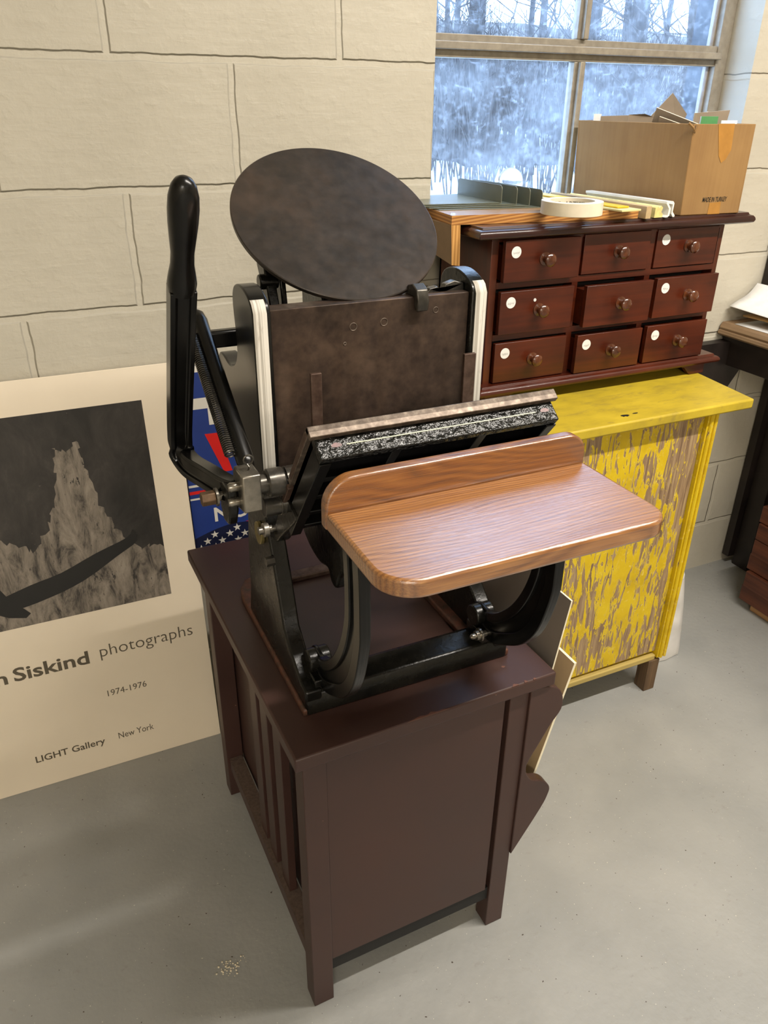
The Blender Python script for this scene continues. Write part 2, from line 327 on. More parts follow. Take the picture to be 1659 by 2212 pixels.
# ------------------------------------------------------------------ mesh helpers
class MB:
    """collects geometry in world coordinates and links it as ONE mesh object"""
    def __init__(s): s.v = []; s.f = []; s.mi = []; s.cur = 0; s.xf = None
    def mat(s, i): s.cur = i; return s
    def add(s, vs, fs):
        o = len(s.v)
        for p in vs:
            p = Vector(p)
            s.v.append(s.xf @ p if s.xf else p)
        for f in fs: s.f.append([o + i for i in f]); s.mi.append(s.cur)
        return s
    def box(s, x0, x1, y0, y1, z0, z1):
        return s.add([(x0, y0, z0), (x1, y0, z0), (x1, y1, z0), (x0, y1, z0), (x0, y0, z1), (x1, y0, z1), (x1, y1, z1), (x0, y1, z1)],
                     [(3, 2, 1, 0), (4, 5, 6, 7), (0, 1, 5, 4), (1, 2, 6, 5), (2, 3, 7, 6), (3, 0, 4, 7)])
    def hexa(s, p):  # 8 points bottom ring then top ring
        return s.add(p, [(3, 2, 1, 0), (4, 5, 6, 7), (0, 1, 5, 4), (1, 2, 6, 5), (2, 3, 7, 6), (3, 0, 4, 7)])
    def prism(s, poly, axis, a0, a1):
        n = len(poly)
        def P(p, a):
            return {'X': (a, p[0], p[1]), 'Y': (p[0], a, p[1]), 'Z': (p[0], p[1], a)}[axis]
        vs = [P(p, a0) for p in poly] + [P(p, a1) for p in poly]
        fs = [tuple(range(n))[::-1], tuple(range(n, 2 * n))] + [(i, (i + 1) % n, n + (i + 1) % n, n + i) for i in range(n)]
        return s.add(vs, fs)
    def frame(s, d):
        d = Vector(d).normalized(); a = Vector((0, 0, 1)) if abs(d.z) < 0.9 else Vector((1, 0, 0))
        u = d.cross(a).normalized(); return u, d.cross(u).normalized()
    def tube(s, path, rad, n=12, cap=True, closed=False):
        path = [Vector(p) for p in path]; m = len(path)
        if not hasattr(rad, '__len__'): rad = [rad] * m
        u = None; rings = []
        for i, p in enumerate(path):
            if closed: d = path[(i + 1) % m] - path[i - 1]
            else: d = path[min(i + 1, m - 1)] - path[max(i - 1, 0)]
            d.normalize()
            if u is None: u, w = s.frame(d)
            else:
                u = (u - d * u.dot(d)).normalized(); w = d.cross(u)
            rings.append([p + rad[i] * (math.cos(2 * math.pi * k / n) * u + math.sin(2 * math.pi * k / n) * w) for k in range(n)])
        vs = [q for r in rings for q in r]; fs = []
        for i in range(m if closed else m - 1):
            j = (i + 1) % m
            for k in range(n): fs.append((i * n + k, i * n + (k + 1) % n, j * n + (k + 1) % n, j * n + k))
        if cap and not closed: fs += [tuple(range(n))[::-1], tuple(range((m - 1) * n, m * n))]
        return s.add(vs, fs)
    def sweep(s, path, section, ref):
        """section: 2D closed polygon (a along ref, b along ref x dir)"""
        path = [Vector(p) for p in path]; m = len(path); n = len(section); ref = Vector(ref); vs = []
        for i, p in enumerate(path):
            d = (path[min(i + 1, m - 1)] - path[max(i - 1, 0)]).normalized()
            a = (ref - d * ref.dot(d)).normalized(); b = d.cross(a)
            vs += [p + q[0] * a + q[1] * b for q in section]
        fs = [(i * n + k, i * n + (k + 1) % n, (i + 1) * n + (k + 1) % n, (i + 1) * n + k) for i in range(m - 1) for k in range(n)]
        fs += [tuple(range(n))[::-1], tuple(range((m - 1) * n, m * n))]
        return s.add(vs, fs)
    def cyl(s, a, b, r, n=24): return s.tube([a, b], r, n)
    def lathe(s, origin, axis, prof, n=24):
        """prof: list of (distance along axis, radius)"""
        o = Vector(origin); d = Vector(axis).normalized(); u, w = s.frame(d); vs = []
        for t_, r_ in prof:
            r_ = max(r_, 1e-5)
            vs += [o + d * t_ + r_ * (math.cos(2 * math.pi * k / n) * u + math.sin(2 * math.pi * k / n) * w) for k in range(n)]
        m = len(prof)
        fs = [(i * n + k, i * n + (k + 1) % n, (i + 1) * n + (k + 1) % n, (i + 1) * n + k) for i in range(m - 1) for k in range(n)]
        fs += [tuple(range(n))[::-1], tuple(range((m - 1) * n, m * n))]
        return s.add(vs, fs)
    def ring(s, c, axis, R_, r_, n=24, k=8):
        c = Vector(c); u, w = s.frame(axis)
        return s.tube([c + R_ * (math.cos(2 * math.pi * i / n) * u + math.sin(2 * math.pi * i / n) * w) for i in range(n)], r_, k, closed=True)
    def build(s, name, mats, parent=None, bevel=0.0, seg=2, smooth=35, kind=None):
        me = bpy.data.meshes.new(name)
        off = Vector(parent['_o']) if parent is not None and '_o' in parent else (Vector(parent.location) if parent is not None else Vector())
        me.from_pydata([tuple(p - off) for p in s.v], [], s.f); 
        if not isinstance(mats, (list, tuple)): mats = [mats]
        for mm in mats: me.materials.append(MATS[mm])
        for p, i in zip(me.polygons, s.mi): p.material_index = i
        bm = bmesh.new(); bm.from_mesh(me); bmesh.ops.recalc_face_normals(bm, faces=bm.faces); bm.to_mesh(me); bm.free()
        if smooth:
            for p in me.polygons: p.use_smooth = True
            me.set_sharp_from_angle(angle=R(smooth))
        o = bpy.data.objects.new(name, me); COL.objects.link(o)
        if parent is not None:
            o.parent = parent; o['_o'] = tuple(off)
        if bevel:
            bv = o.modifiers.new('bevel', 'BEVEL'); bv.width = bevel; bv.segments = seg; bv.limit_method = 'ANGLE'; bv.angle_limit = R(40)
        if kind: o['kind'] = kind
        return o

def thing(name, label, cat, loc=(0, 0, 0), group=None):
    o = bpy.data.objects.new(name, None); COL.objects.link(o); o.location = loc
    o.empty_display_size = 0.05
    return tag(o, label, cat, group)
def tag(o, label, cat, group=None):
    o['label'] = label; o['category'] = cat
    if group: o['group'] = group
    return o
def box_o(name, mat, parent, *b, bevel=0.0): return MB().box(*b).build(name, mat, parent, bevel)

def text_mb(body, size, bold=0.0, shear=0.0, sx=1.0, depth=0.0002):
    """text as (verts, faces) in its own plane, baseline at 0, left at 0"""
    cu = bpy.data.curves.new('t', 'FONT'); cu.body = body; cu.size = size; cu.offset = bold; cu.shear = shear; cu.resolution_u = 3
    o = bpy.data.objects.new('t', cu); COL.objects.link(o)
    dg = bpy.context.evaluated_depsgraph_get(); dg.update()
    me = o.evaluated_get(dg).to_mesh()
    vs = [(v.co.x * sx, v.co.y) for v in me.vertices]; fs = [tuple(p.vertices) for p in me.polygons]
    o.evaluated_get(dg).to_mesh_clear(); bpy.data.objects.remove(o); bpy.data.curves.remove(cu)
    return vs, fs
def text_on(name, body, mat, parent, origin, ux, uy, width=None, height=None, bold=0.0, shear=0.0, kindlabel=None, bend=None):
    """flat lettering lying on a surface: origin is the left end of the baseline; fitted to a width and cap height"""
    vs, fs = text_mb(body, 1.0, bold, shear)
    x0 = min(v[0] for v in vs); x1 = max(v[0] for v in vs); y1 = max(v[1] for v in vs)
    k = height / 0.73; kx = width / (x1 - x0) if width else k
    o = Vector(origin); ux = Vector(ux).normalized(); uy = Vector(uy).normalized(); nz = ux.cross(uy)
    m = MB(); m.add([o + (v[0] - x0) * kx * ux + v[1] * k * uy + 0.0004 * nz for v in vs], fs)
    ob = m.build(name, mat, parent, smooth=0)
    return ob

def arc(cx_, cy_, r, a0, a1, n=8): return [(cx_ + r * math.cos(R(a0 + (a1 - a0) * i / n)), cy_ + r * math.sin(R(a0 + (a1 - a0) * i / n))) for i in range(n + 1)]
def smooth_path(pts, n=6):
    pts = [Vector(p) for p in pts]; out = []
    for i in range(len(pts) - 1):
        p0, p1, p2, p3 = pts[max(i - 1, 0)], pts[i], pts[i + 1], pts[min(i + 2, len(pts) - 1)]
        for k in range(n):
            t_ = k / n; t2 = t_ * t_; t3 = t2 * t_
            out.append(0.5 * ((2 * p1) + (-p0 + p2) * t_ + (2 * p0 - 5 * p1 + 4 * p2 - p3) * t2 + (-p0 + 3 * p1 - 3 * p2 + p3) * t3))
    out.append(pts[-1]); return out
def smooth2(pts, n=5): return [(v.x, v.y) for v in smooth_path([(p[0], p[1], 0) for p in pts], n)]

# ------------------------------------------------------------------ room shell
WX0, WX1, SILL, HEAD = 0.813, 1.643, 1.095, 2.2     # window opening
m = MB()
m.box(-2.2, WX0, 0, 0.2, 0, 2.5); m.box(WX1, 3.6, 0, 0.2, 0, 2.5)
m.box(WX0, WX1, 0, 0.2, 0, SILL); m.box(WX0, WX1, 0, 0.2, HEAD, 2.5)
m.build('wall_back', 'wall', smooth=0, kind='structure')
MB().box(-2.2, 3.6, -5.0, 0.0, -0.06, 0).build('floor', 'floor', smooth=0, kind='structure')
MB().box(-2.2, 3.6, -5.0, 0.0, 2.5, 2.56).build('ceiling', 'ceiling', smooth=0, kind='structure')
MB().box(-2.26, -2.2, -5.0, 0.2, 0, 2.5).build('wall_left', 'room', smooth=0, kind='structure')
MB().box(3.6, 3.66, -5.0, 0.2, 0, 2.5).build('wall_right', 'room', smooth=0, kind='structure')
MB().box(-2.2, 3.6, -5.06, -5.0, 0, 2.5).build('wall_front', 'room', smooth=0, kind='structure')

win = bpy.data.objects.new('window_1', None); COL.objects.link(win); win.location = (WX0, 0.08, SILL); win['kind'] = 'structure'
YF = 0.08
m = MB()
m.box(WX0, WX0 + 0.036, YF, YF + 0.03, SILL, HEAD); m.box(WX1 - 0.034, WX1, YF, YF + 0.03, SILL, HEAD)
m.box(WX1 - 0.045, WX1 - 0.03, YF + 0.018, YF + 0.03, SILL, HEAD)
m.box(WX0, WX1, YF, YF + 0.03, SILL, SILL + 0.02); m.box(WX0, WX1, YF, YF + 0.03, HEAD - 0.03, HEAD)
m.build('window_frame', 'steel_frame', win, 0.002)
m = MB(); m.box(WX0 + 0.03, WX1 - 0.03, YF - 0.012, YF + 0.008, 1.418, 1.432); m.box(WX0 + 0.03, WX1 - 0.03, YF + 0.004, YF + 0.026, 1.404, 1.446)
m.build('transom_bar', 'steel_frame', win, 0.0015)
for z0, z1 in ((SILL + 0.02, 1.404), (1.446, HEAD - 0.03)):
    m = MB(); m.box(1.203, 1.232, YF + 0.004, YF + 0.026, z0, z1); m.box(1.211, 1.224, YF - 0.008, YF + 0.006, z0, z1)
    m.build('mullion', 'steel_frame', win, 0.0015)
for x0, x1 in ((WX0 + 0.034, 1.203), (1.232, WX1 - 0.042)):
    for z0, z1 in ((SILL + 0.018, 1.405), (1.445, HEAD - 0.028)):
        MB().box(x0, x1, YF + 0.014, YF + 0.017, z0, z1).build('window_pane', 'glass', win, smooth=0)

MB().box(WX1 - 0.006, WX1, 0.112, 0.2, SILL, HEAD).build('blue_reveal_1', 'reveal_out', smooth=0, kind='structure')  # strip added over the outer wall reveal to carry its blue-lit tone

# ------------------------------------------------------------------ outdoors
m = MB(); nx, ny = 40, 30; vs = []
for j in range(ny + 1):
    for i in range(nx + 1):
        x = -6 + 52 * i / nx; y = 0.6 + 44 * (j / ny) ** 1.5
        z = 0.0 if y < 9 else 0.0 + (y - 9) * 0.155
        z += 0.25 * mnoise.noise(Vector((x * 0.25, y * 0.25, 3))) * min(1, y / 8) - 0.12
        vs.append((x, y, z))
fs = [(j * (nx + 1) + i, j * (nx + 1) + i + 1, (j + 1) * (nx + 1) + i + 1, (j + 1) * (nx + 1) + i) for j in range(ny) for i in range(nx)]
for f in fs:
    pass
m.add(vs, fs)
gr = m.build('ground_outside', ['snow', 'hill'], kind='structure')
for p in gr.data.polygons:
    if p.center.y > 11.5 or (10.5 < p.center.y and mnoise.noise(p.center * 0.3) > 0.15): p.material_index = 1

def tree_meshes(seed, h, r0, nb):
    rnd = random.Random(seed); tm = MB(); bmh = MB()
    lean = rnd.uniform(-0.05, 0.05); path = [(lean * h * k / 6 + rnd.uniform(-.05, .05) * (k > 0), rnd.uniform(-.05, .05) * (k > 0), h * k / 6) for k in range(7)]
    tm.tube(path, [r0 * (1 - 0.13 * k) for k in range(7)], 7)
    for b in range(nb):
        k = rnd.uniform(0.08, 0.98); z = h * k; bx = lean * h * k
        a = rnd.uniform(0, 6.28); L = rnd.uniform(0.8, 2.6) * (1.15 - k * 0.6)
        pts = [Vector((bx, 0, z))]; d = Vector((math.cos(a), math.sin(a), rnd.uniform(0.2, 0.9))).normalized()
        for q in range(4):
            d = (d + Vector((rnd.uniform(-.35, .35), rnd.uniform(-.35, .35), rnd.uniform(-.1, .35)))).normalized(); pts.append(pts[-1] + d * L / 4)
        bmh.tube(pts, [0.022, 0.017, 0.012, 0.008, 0.004], 4)
        for tw in range(3):
            s0 = pts[rnd.randint(1, 3)]; dd = Vector((rnd.uniform(-1, 1), rnd.uniform(-1, 1), rnd.uniform(0, 1))).normalized()
            bmh.tube([s0, s0 + dd * L * 0.25, s0 + dd * L * 0.45 + Vector((0, 0, rnd.uniform(0, .2)))], [0.009, 0.006, 0.003], 4)
    return tm, bmh
TREES = []
def ground_z(x, y):
    z = 0.0 if y < 9 else (y - 9) * 0.155
    return z + 0.25 * mnoise.noise(Vector((x * 0.25, y * 0.25, 3))) * min(1, y / 8) - 0.12
protos = []
for s in range(5):
    tm, bmh = tree_meshes(100 + s, 7.5 + s * 0.6, (0.07, 0.10, 0.13, 0.09, 0.16)[s], 34)
    protos.append((tm, bmh))
rnd = random.Random(5); spots = []
# bearings between 26 and 47 degrees from the camera, 9-30 m out
for k in range(46):
    for tries in range(60):
        az = R(rnd.uniform(16, 56)); dist = rnd.uniform(11.5, 34)
        x, y = dist * math.sin(az), -1.52 + dist * math.cos(az)
        if all((x - a) ** 2 + (y - b) ** 2 > 3.0 for a, b in spots): spots.append((x, y)); break
proto_objs = {}
for k, (x, y) in enumerate(spots):
    s = k % 5; z = ground_z(x, y) - 0.05
    if s not in proto_objs:
        root = thing('bare_tree', '', 'tree', (0, 0, 0), 'bare winter trees outside the window')
        tr_ = protos[s][0].build('trunk', 'bark', root); br_ = protos[s][1].build('branches', 'twig', root, smooth=0)
        proto_objs[s] = root
    else:
        src = proto_objs[s]; root = src.copy(); COL.objects.link(root)
        for ch in list(src.children):
            c = ch.copy(); c.parent = root; COL.objects.link(c)
    root['label'] = 'bare winter tree in the snowy woods behind the dusty window'
    root.location = (x, y, z); root.rotation_euler = (0, 0, rnd.uniform(0, 6.28)); sc_ = rnd.uniform(0.8, 1.25); root.scale = (sc_, sc_, sc_)
# tangle of twiggy undergrowth
m = MB(); rnd = random.Random(11)
for k in range(4200):
    az = R(rnd.uniform(14, 58)); dist = rnd.uniform(12.8, 28); x, y = dist * math.sin(az), -1.52 + dist * math.cos(az); z = ground_z(x, y)
    h = rnd.uniform(0.5, 2.4); dx, dy = rnd.uniform(-.5, .5), rnd.uniform(-.5, .5)
    m.tube([(x, y, z - 0.02), (x + dx * .4, y + dy * .4, z + h * .55), (x + dx, y + dy, z + h)], [0.016, 0.011, 0.004], 3, cap=False)
o = m.build('undergrowth', 'twig', smooth=0); tag(o, 'tangled bare brush covering the snowy slope outside the window', 'brush'); o['kind'] = 'stuff'

# ------------------------------------------------------------------ side table under the press
TZ = 0.567
TR = Matrix.Translation(Vector((0.2155, -0.801, 0))) @ Matrix.Rotation(R(1.0), 4, 'Z')
def T(): mm = MB(); mm.xf = TR; return mm
tbl = thing('side_table', 'dark brown magazine table with slatted side carrying the black printing press', 'table', (0.42, -0.5, 0))
m = T(); m.box(0, 0.418, 0, 0.592, TZ - 0.024, TZ); m.build('tabletop', 'dark_wood', tbl, 0.003)
LG = 0.0345; TL = TZ - 0.024
for u, w in ((0.013, 0.010), (0.345, 0.010), (0.013, 0.50), (0.345, 0.50)):
    T().box(u, u + LG, w, w + LG, 0, TL).build('leg', 'dark_wood', tbl, 0.0015)
T().box(0.0475, 0.338, 0.013, 0.025, 0.10, TL).build('front_panel', 'dark_wood', tbl, 0.001)
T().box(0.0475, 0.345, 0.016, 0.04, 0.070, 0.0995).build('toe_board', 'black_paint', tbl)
T().box(0.0475, 0.345, 0.51, 0.525, 0.10, TL).build('back_or_shade_panel', 'dark_wood', tbl)
T().box(0.05, 0.062, 0.04, 0.51, 0.09, TL).build('inner_panel', 'dark_wood', tbl)
T().box(0.018, 0.045, 0.0445, 0.50, 0.075, 0.105).mat(1).box(0.0182, 0.0448, 0.045, 0.4995, 0.105, 0.1056).build('side_rail', ['dark_wood', 'dust'], tbl)
T().box(0.018, 0.045, 0.0445, 0.50, TL - 0.02, TL).build('side_rail', 'dark_wood', tbl)
for w0 in (0.275, 0.218, 0.153):
    T().box(0.026, 0.040, w0, w0 + 0.036, 0.105, TL - 0.02).build('slat', 'dark_wood', tbl, 0.001)
T().box(0.345, 0.357, 0.0445, 0.50, 0.09, TL).build('rack_back', 'dark_wood', tbl)
rack = [(0.5945, 0.541), (0.612, 0.541), (0.632, 0.536), (0.647, 0.526), (0.6565, 0.508), (0.657, 0.482), (0.640, 0.456), (0.624, 0.426), (0.606, 0.392), (0.603, 0.376), (0.608, 0.358), (0.62, 0.343), (0.634, 0.337), (0.647, 0.327), (0.657, 0.312), (0.656, 0.296), (0.644, 0.266), (0.594, 0.178)]
rk = smooth2(rack[1:], 4); rk = [rack[0]] + rk
for y0, y1 in ((-0.789, -0.770), (-0.298, -0.279)):
    MB().prism(rk, 'Y', y0, y1).build('rack_end', 'dark_wood', tbl, 0.0015)
MB().box(0.596, 0.624, -0.77, -0.298, 0.195, 0.207).build('rack_floor', 'dark_wood', tbl)
rnd = random.Random(3)   # chipped bare edges, each a patch of its own
for u0, u1 in ((0.165, 0.232), (0.338, 0.35), (0.36, 0.366), (0.376, 0.381)):
    n = 12; top = [(u0 + (u1 - u0) * i / n, rnd.uniform(0.002, 0.006) * math.sin(math.pi * i / n) + 0.0006) for i in range(n + 1)]
    T().prism([(u0, 0.0004)] + top + [(u1, 0.0004)], 'Z', TZ - 0.0002, TZ + 0.0003).build('chipped_patch', 'chip', tbl, smooth=0)
for u0, w0 in ((0.352, 0.045), (0.056, 0.415), (0.064, 0.42), (0.052, 0.40)):
    T().prism([(u0 + rnd.uniform(.0015, .004) * math.cos(a), w0 + rnd.uniform(.001, .003) * math.sin(a)) for a in [k * 0.9 for k in range(7)]], 'Z', TZ, TZ + 0.0003).build('chipped_patch', 'chip', tbl, smooth=0)

# ------------------------------------------------------------------ mat boards standing in the rack
def board(name, label, mat, top, bot, thick, depth):
    (xt, zt), (xb, zb) = top, bot
    m = MB(); y0 = -0.755; y1 = y0 + depth
    m.hexa([(xb, y0, zb), (xb + thick, y0, zb), (xb + thick, y1, zb), (xb, y1, zb), (xt, y0, zt), (xt + thick, y0, zt), (xt + thick, y1, zt), (xt, y1, zt)])
    o = m.build(name, [mat, 'mat_core'], smooth=0)
    for p in o.data.polygons:
        if abs(p.normal.x) < 0.6: p.material_index = 1
    return tag(o, label, 'board')
board('mat_board', 'grey mat board with cream edge leaning out of the table rack, taller of two', 'mat_grey', (0.675, 0.660), (0.607, 0.208), 0.0028, 0.39)
board('mat_board', 'tan mat board with crumpled corner standing in the rack beside the taller grey board', 'mat_tan', (0.700, 0.533), (0.622, 0.208), 0.0045, 0.30)

# ------------------------------------------------------------------ poster and sign against the wall
def lean_basis(y0, zt, yt):
    tv = Vector((0, yt - y0, zt)).normalized(); n = Vector((0, -tv.z, tv.y)); return Vector((0, y0, 0)), tv, n
P0, PT, PN = lean_basis(-0.106, 0.872, -0.012)
def slab(m, poly, P0, tv, n, d0, d1):
    k = len(poly)
    vs = [P0 + Vector((u, 0, 0)) + tv * v + n * d0 for u, v in poly] + [P0 + Vector((u, 0, 0)) + tv * v + n * d1 for u, v in poly]
    return m.add(vs, [tuple(range(k))[::-1], tuple(range(k, 2 * k))] + [(i, (i + 1) % k, k + (i + 1) % k, k + i) for i in range(k)])
def flat_poly(m, poly, P0, tv, n, d):
    from mathutils.geometry import tessellate_polygon
    tri = tessellate_polygon([[Vector((u, v, 0)) for u, v in poly]])
    return m.add([P0 + Vector((u, 0, 0)) + tv * v + n * d for u, v in poly], [tuple(t_) for t_ in tri])
pos = thing('exhibition_poster', 'cream exhibition poster with dark abstract picture leaning on the block wall', 'poster', tuple(P0))
m = slab(MB(), [(-0.47, 0.0), (0.246, 0.0), (0.249, 0.877), (-0.47, 0.877)], P0, PT, PN, 0.0, 0.003)
m.build('mount_board', 'poster', pos, 0.0006)
pic = slab(MB(), [(-0.40, 0.389), (0.184, 0.389), (0.184, 0.812), (-0.40, 0.812)], P0, PT, PN, 0.0030, 0.0033).build('picture', 'print_dark', pos, smooth=0)
low = [(-0.40, 0.389), (0.184, 0.389), (0.184, 0.50)]; rnd = random.Random(21)
crest = [(0.184, 0.50), (0.165, 0.515), (0.14, 0.505), (0.11, 0.535), (0.095, 0.56), (0.075, 0.62), (0.062, 0.70), (0.055, 0.745), (0.03, 0.735), (0.012, 0.745), (0.006, 0.69), (-0.012, 0.62), (-0.03, 0.58), (-0.06, 0.545), (-0.085, 0.56), (-0.12, 0.585), (-0.16, 0.57), (-0.2, 0.54), (-0.3, 0.55), (-0.4, 0.54)]
for a, b in zip(crest, crest[1:]):
    for k in range(6):
        f_ = k / 6; low.append((min(0.184, a[0] + (b[0] - a[0]) * f_ + rnd.uniform(-.004, .004)), a[1] + (b[1] - a[1]) * f_ + rnd.uniform(-.007, .007)))
low.append((-0.4, 0.54))
flat_poly(MB(), low, P0, PT, PN, 0.0034).build('pale_area', 'print_pale', pic, smooth=0)
m = MB()
slab(m, smooth2([(-0.15, 0.455), (-0.08, 0.475), (-0.02, 0.488), (0.05, 0.515), (0.115, 0.536), (0.128, 0.552), (0.133, 0.525), (0.09, 0.50), (0.02, 0.462), (-0.05, 0.44), (-0.12, 0.43), (-0.15, 0.455)], 3)[:-1], P0, PT, PN, 0.0036, 0.0039)
slab(m, [(-0.19, 0.55), (-0.165, 0.54), (-0.125, 0.46), (-0.09, 0.415), (-0.10, 0.407), (-0.13, 0.415), (-0.17, 0.44), (-0.21, 0.46)], P0, PT, PN, 0.0036, 0.0040)
m.build('black_stroke', 'print_black', pic, smooth=0)
def ptext(body, u0, u1, v, h, bold, name):
    return text_on(name, body, 'poster_ink', pos, P0 + Vector((u0, 0, 0)) + PT * v + PN * 0.003, (1, 0, 0), PT, u1 - u0, h, bold)
ptext('Siskind', -0.148, -0.002, 0.2715, 0.031, 0.022, 'artist_lettering')
ptext('n', -0.183, -0.160, 0.2705, 0.031, 0.022, 'artist_lettering')
ptext('photographs', 0.021, 0.216, 0.279, 0.029, -0.008, 'title_lettering')
ptext('1974-1976', 0.020, 0.102, 0.180, 0.0155, 0.0, 'date_lettering')
ptext('LIGHT Gallery', -0.146, -0.004, 0.0645, 0.0165, 0.014, 'gallery_lettering')
ptext('New York', 0.025, 0.101, 0.066, 0.0165, 0.0, 'city_lettering')

S0, ST, SN = lean_basis(-0.062, 0.84, -0.008)
sg = thing('campaign_sign', 'blue campaign yard sign with white letters and flag stars behind the press handle', 'sign', tuple(S0))
slab(MB(), [(0.253, 0.435), (0.85, 0.435), (0.85, 0.86), (0.253, 0.86)], S0, ST, SN, 0, 0.003).build('sign_panel', 'sign_blue', sg)
for u_ in (0.42, 0.68):
    a_, b_ = S0 + Vector((u_, 0, 0.001)), S0 + Vector((u_, 0, 0)) + ST * 0.60
    MB().tube([a_ - SN * 0.003, b_ - SN * 0.003], 0.0025, 8).build('wire_stake', 'steel', sg)
m = MB(); slab(m, [(0.253, 0.847), (0.85, 0.847), (0.85, 0.8599), (0.253, 0.8599)], S0, ST, SN, 0.003, 0.0033); m.build('white_border', 'sign_white', sg, smooth=0)
m = MB(); slab(m, [(0.268, 0.772), (0.311, 0.7715), (0.311, 0.736), (0.3275, 0.736), (0.3275, 0.771), (0.40, 0.77), (0.40, 0.7935), (0.268, 0.7945)], S0, ST, SN, 0.003, 0.0033); m.build('letter', 'sign_white', sg, smooth=0)
m = MB(); slab(m, [(0.331, 0.630), (0.349, 0.630), (0.3275, 0.717), (0.299, 0.718)], S0, ST, SN, 0.003, 0.0033); m.build('red_stroke', 'sign_red', sg, smooth=0)
m = MB(); slab(m, [(0.2535, 0.606), (0.85, 0.600), (0.85, 0.605), (0.2535, 0.611)], S0, ST, SN, 0.003, 0.0033); slab(m, [(0.2535, 0.577), (0.85, 0.571), (0.85, 0.575), (0.2535, 0.581)], S0, ST, SN, 0.003, 0.0033); m.build('white_line', 'sign_white', sg, smooth=0)
m = MB(); slab(m, [(0.2535, 0.590), (0.85, 0.584), (0.85, 0.591), (0.2535, 0.597)], S0, ST, SN, 0.003, 0.0033); m.build('red_line', 'sign_red', sg, smooth=0)
text_on('lettering', 'NO', 'sign_white', sg, S0 + Vector((0.300, 0, 0)) + ST * 0.5205 + SN * 0.003, (1, 0, 0), ST, 0.076, 0.033, 0.02)
fl = smooth2([(0.2535, 0.488), (0.30, 0.502), (0.345, 0.508), (0.40, 0.505), (0.85, 0.49)], 5)
flo = slab(MB(), [(0.2535, 0.4355)] + [(0.85, 0.4355)] + fl[::-1], S0, ST, SN, 0.003, 0.0033).build('flag_band', 'sign_navy', sg, smooth=0)
m = MB()
for su, sv in [(0.346, 0.497), (0.296, 0.49), (0.329, 0.486), (0.362, 0.48), (0.279, 0.477), (0.311, 0.473), (0.346, 0.468), (0.379, 0.462), (0.296, 0.461), (0.331, 0.456), (0.264, 0.463), (0.28, 0.449), (0.315, 0.444), (0.362, 0.448)]:
    slab(m, [(su + (0.0092 if i % 2 == 0 else 0.0036) * math.cos(R(90 + 36 * i)), sv + (0.0092 if i % 2 == 0 else 0.0036) * math.sin(R(90 + 36 * i))) for i in range(10)], S0, ST, SN, 0.0033, 0.0036)
m.build('flag_stars', 'sign_white', flo, smooth=0)
m = MB(); slab(m, [(0.366, 0.5075), (0.42, 0.506), (0.42, 0.492)], S0, ST, SN, 0.0033, 0.0036); m.build('flag_stripe', 'sign_red', flo, smooth=0)

# ------------------------------------------------------------------ printing press
PR = thing('printing_press', 'black cast iron tabletop printing press with round ink disc and oak feed board', 'printing press', (0.421, -0.6, TZ))
XC = 0.421
def mir(x): return 2 * XC - x
# base
m = MB()
m.prism([(-0.730, TZ), (-0.730, 0.590), (-0.724, 0.600), (-0.690, 0.606), (-0.678, 0.600), (-0.674, TZ)], 'X', 0.258, 0.584)
base = m.build('base_frame', 'iron', PR, 0.003)
MB().box(0.284, 0.558, -0.40, -0.375, TZ, TZ + 0.010).build('rear_tie_bar', 'rusty', PR, 0.002)
for sgn in (0, 1):
    X = lambda x: x if sgn == 0 else mir(x)
    fl = [(X(0.253), -0.729), (X(0.253), -0.42), (X(0.258), -0.395), (X(0.272), -0.372), (X(0.30), -0.36), (X(0.30), -0.729)]
    MB().prism(fl, 'Z', TZ, TZ + 0.012).build('foot_flange', 'rust_edge', PR, 0.003)
    prof = [(-0.729, TZ + 0.003), (-0.729, 0.608), (-0.706, 0.612), (-0.672, 0.634), (-0.643, 0.659), (-0.631, 0.695), (-0.605, 0.762), (-0.588, 0.80), (-0.590, 0.865), (-0.50, 0.865), (-0.492, 0.783), (-0.478, 0.713), (-0.471, 0.63), (-0.455, TZ + 0.003)]
    MB().prism(prof, 'X', X(0.2575), X(0.282)).build('side_frame', 'iron', PR, 0.003)
# bolts on the left frame
m = MB(); m.cyl((0.2515, -0.562, 0.775), (0.2575, -0.562, 0.775), 0.017); m.build('washer', 'brass', PR, 0.001)
m = MB(); m.cyl((0.247, -0.612, 0.755), (0.259, -0.612, 0.755), 0.007, 6); m.build('hex_nut', 'dark_steel', PR)
m = MB(); m.cyl((0.243, -0.598, 0.798), (0.27, -0.598, 0.798), 0.0055, 12); m.cyl((0.250, -0.598, 0.798), (0.258, -0.598, 0.798), 0.010, 16); m.build('pivot_bolt', 'steel', PR, 0.0008)
# bed
bed = MB().box(0.279, 0.563, -0.590, -0.562, 0.862, 1.096).build('bed', 'bed_steel', PR, 0.0012)
for x, z, r in ((0.391, 1.065, 0.0058), (0.435, 1.067, 0.0058), (0.512, 1.076, 0.0045), (0.379, 1.044, 0.0022)):
    m = MB(); m.ring((x, -0.5902, z), (0, 1, 0), r * 0.85, 0.0005, 24, 6)
    m.build('screw_plug', 'bar_steel', bed)
m = MB(); m.box(0.295, 0.547, -0.562, -0.535, 0.90, 0.925); m.box(0.295, 0.547, -0.562, -0.535, 1.03, 1.05); m.box(0.34, 0.36, -0.562, -0.53, 0.87, 1.08); m.box(0.482, 0.502, -0.562, -0.53, 0.87, 1.08)
m.build('bed_brace', 'iron', PR, 0.004)
m = MB(); m.box(0.28, 0.562, -0.55, -0.46, 0.80, 0.865); m.build('cross_girder', 'iron', PR, 0.01)
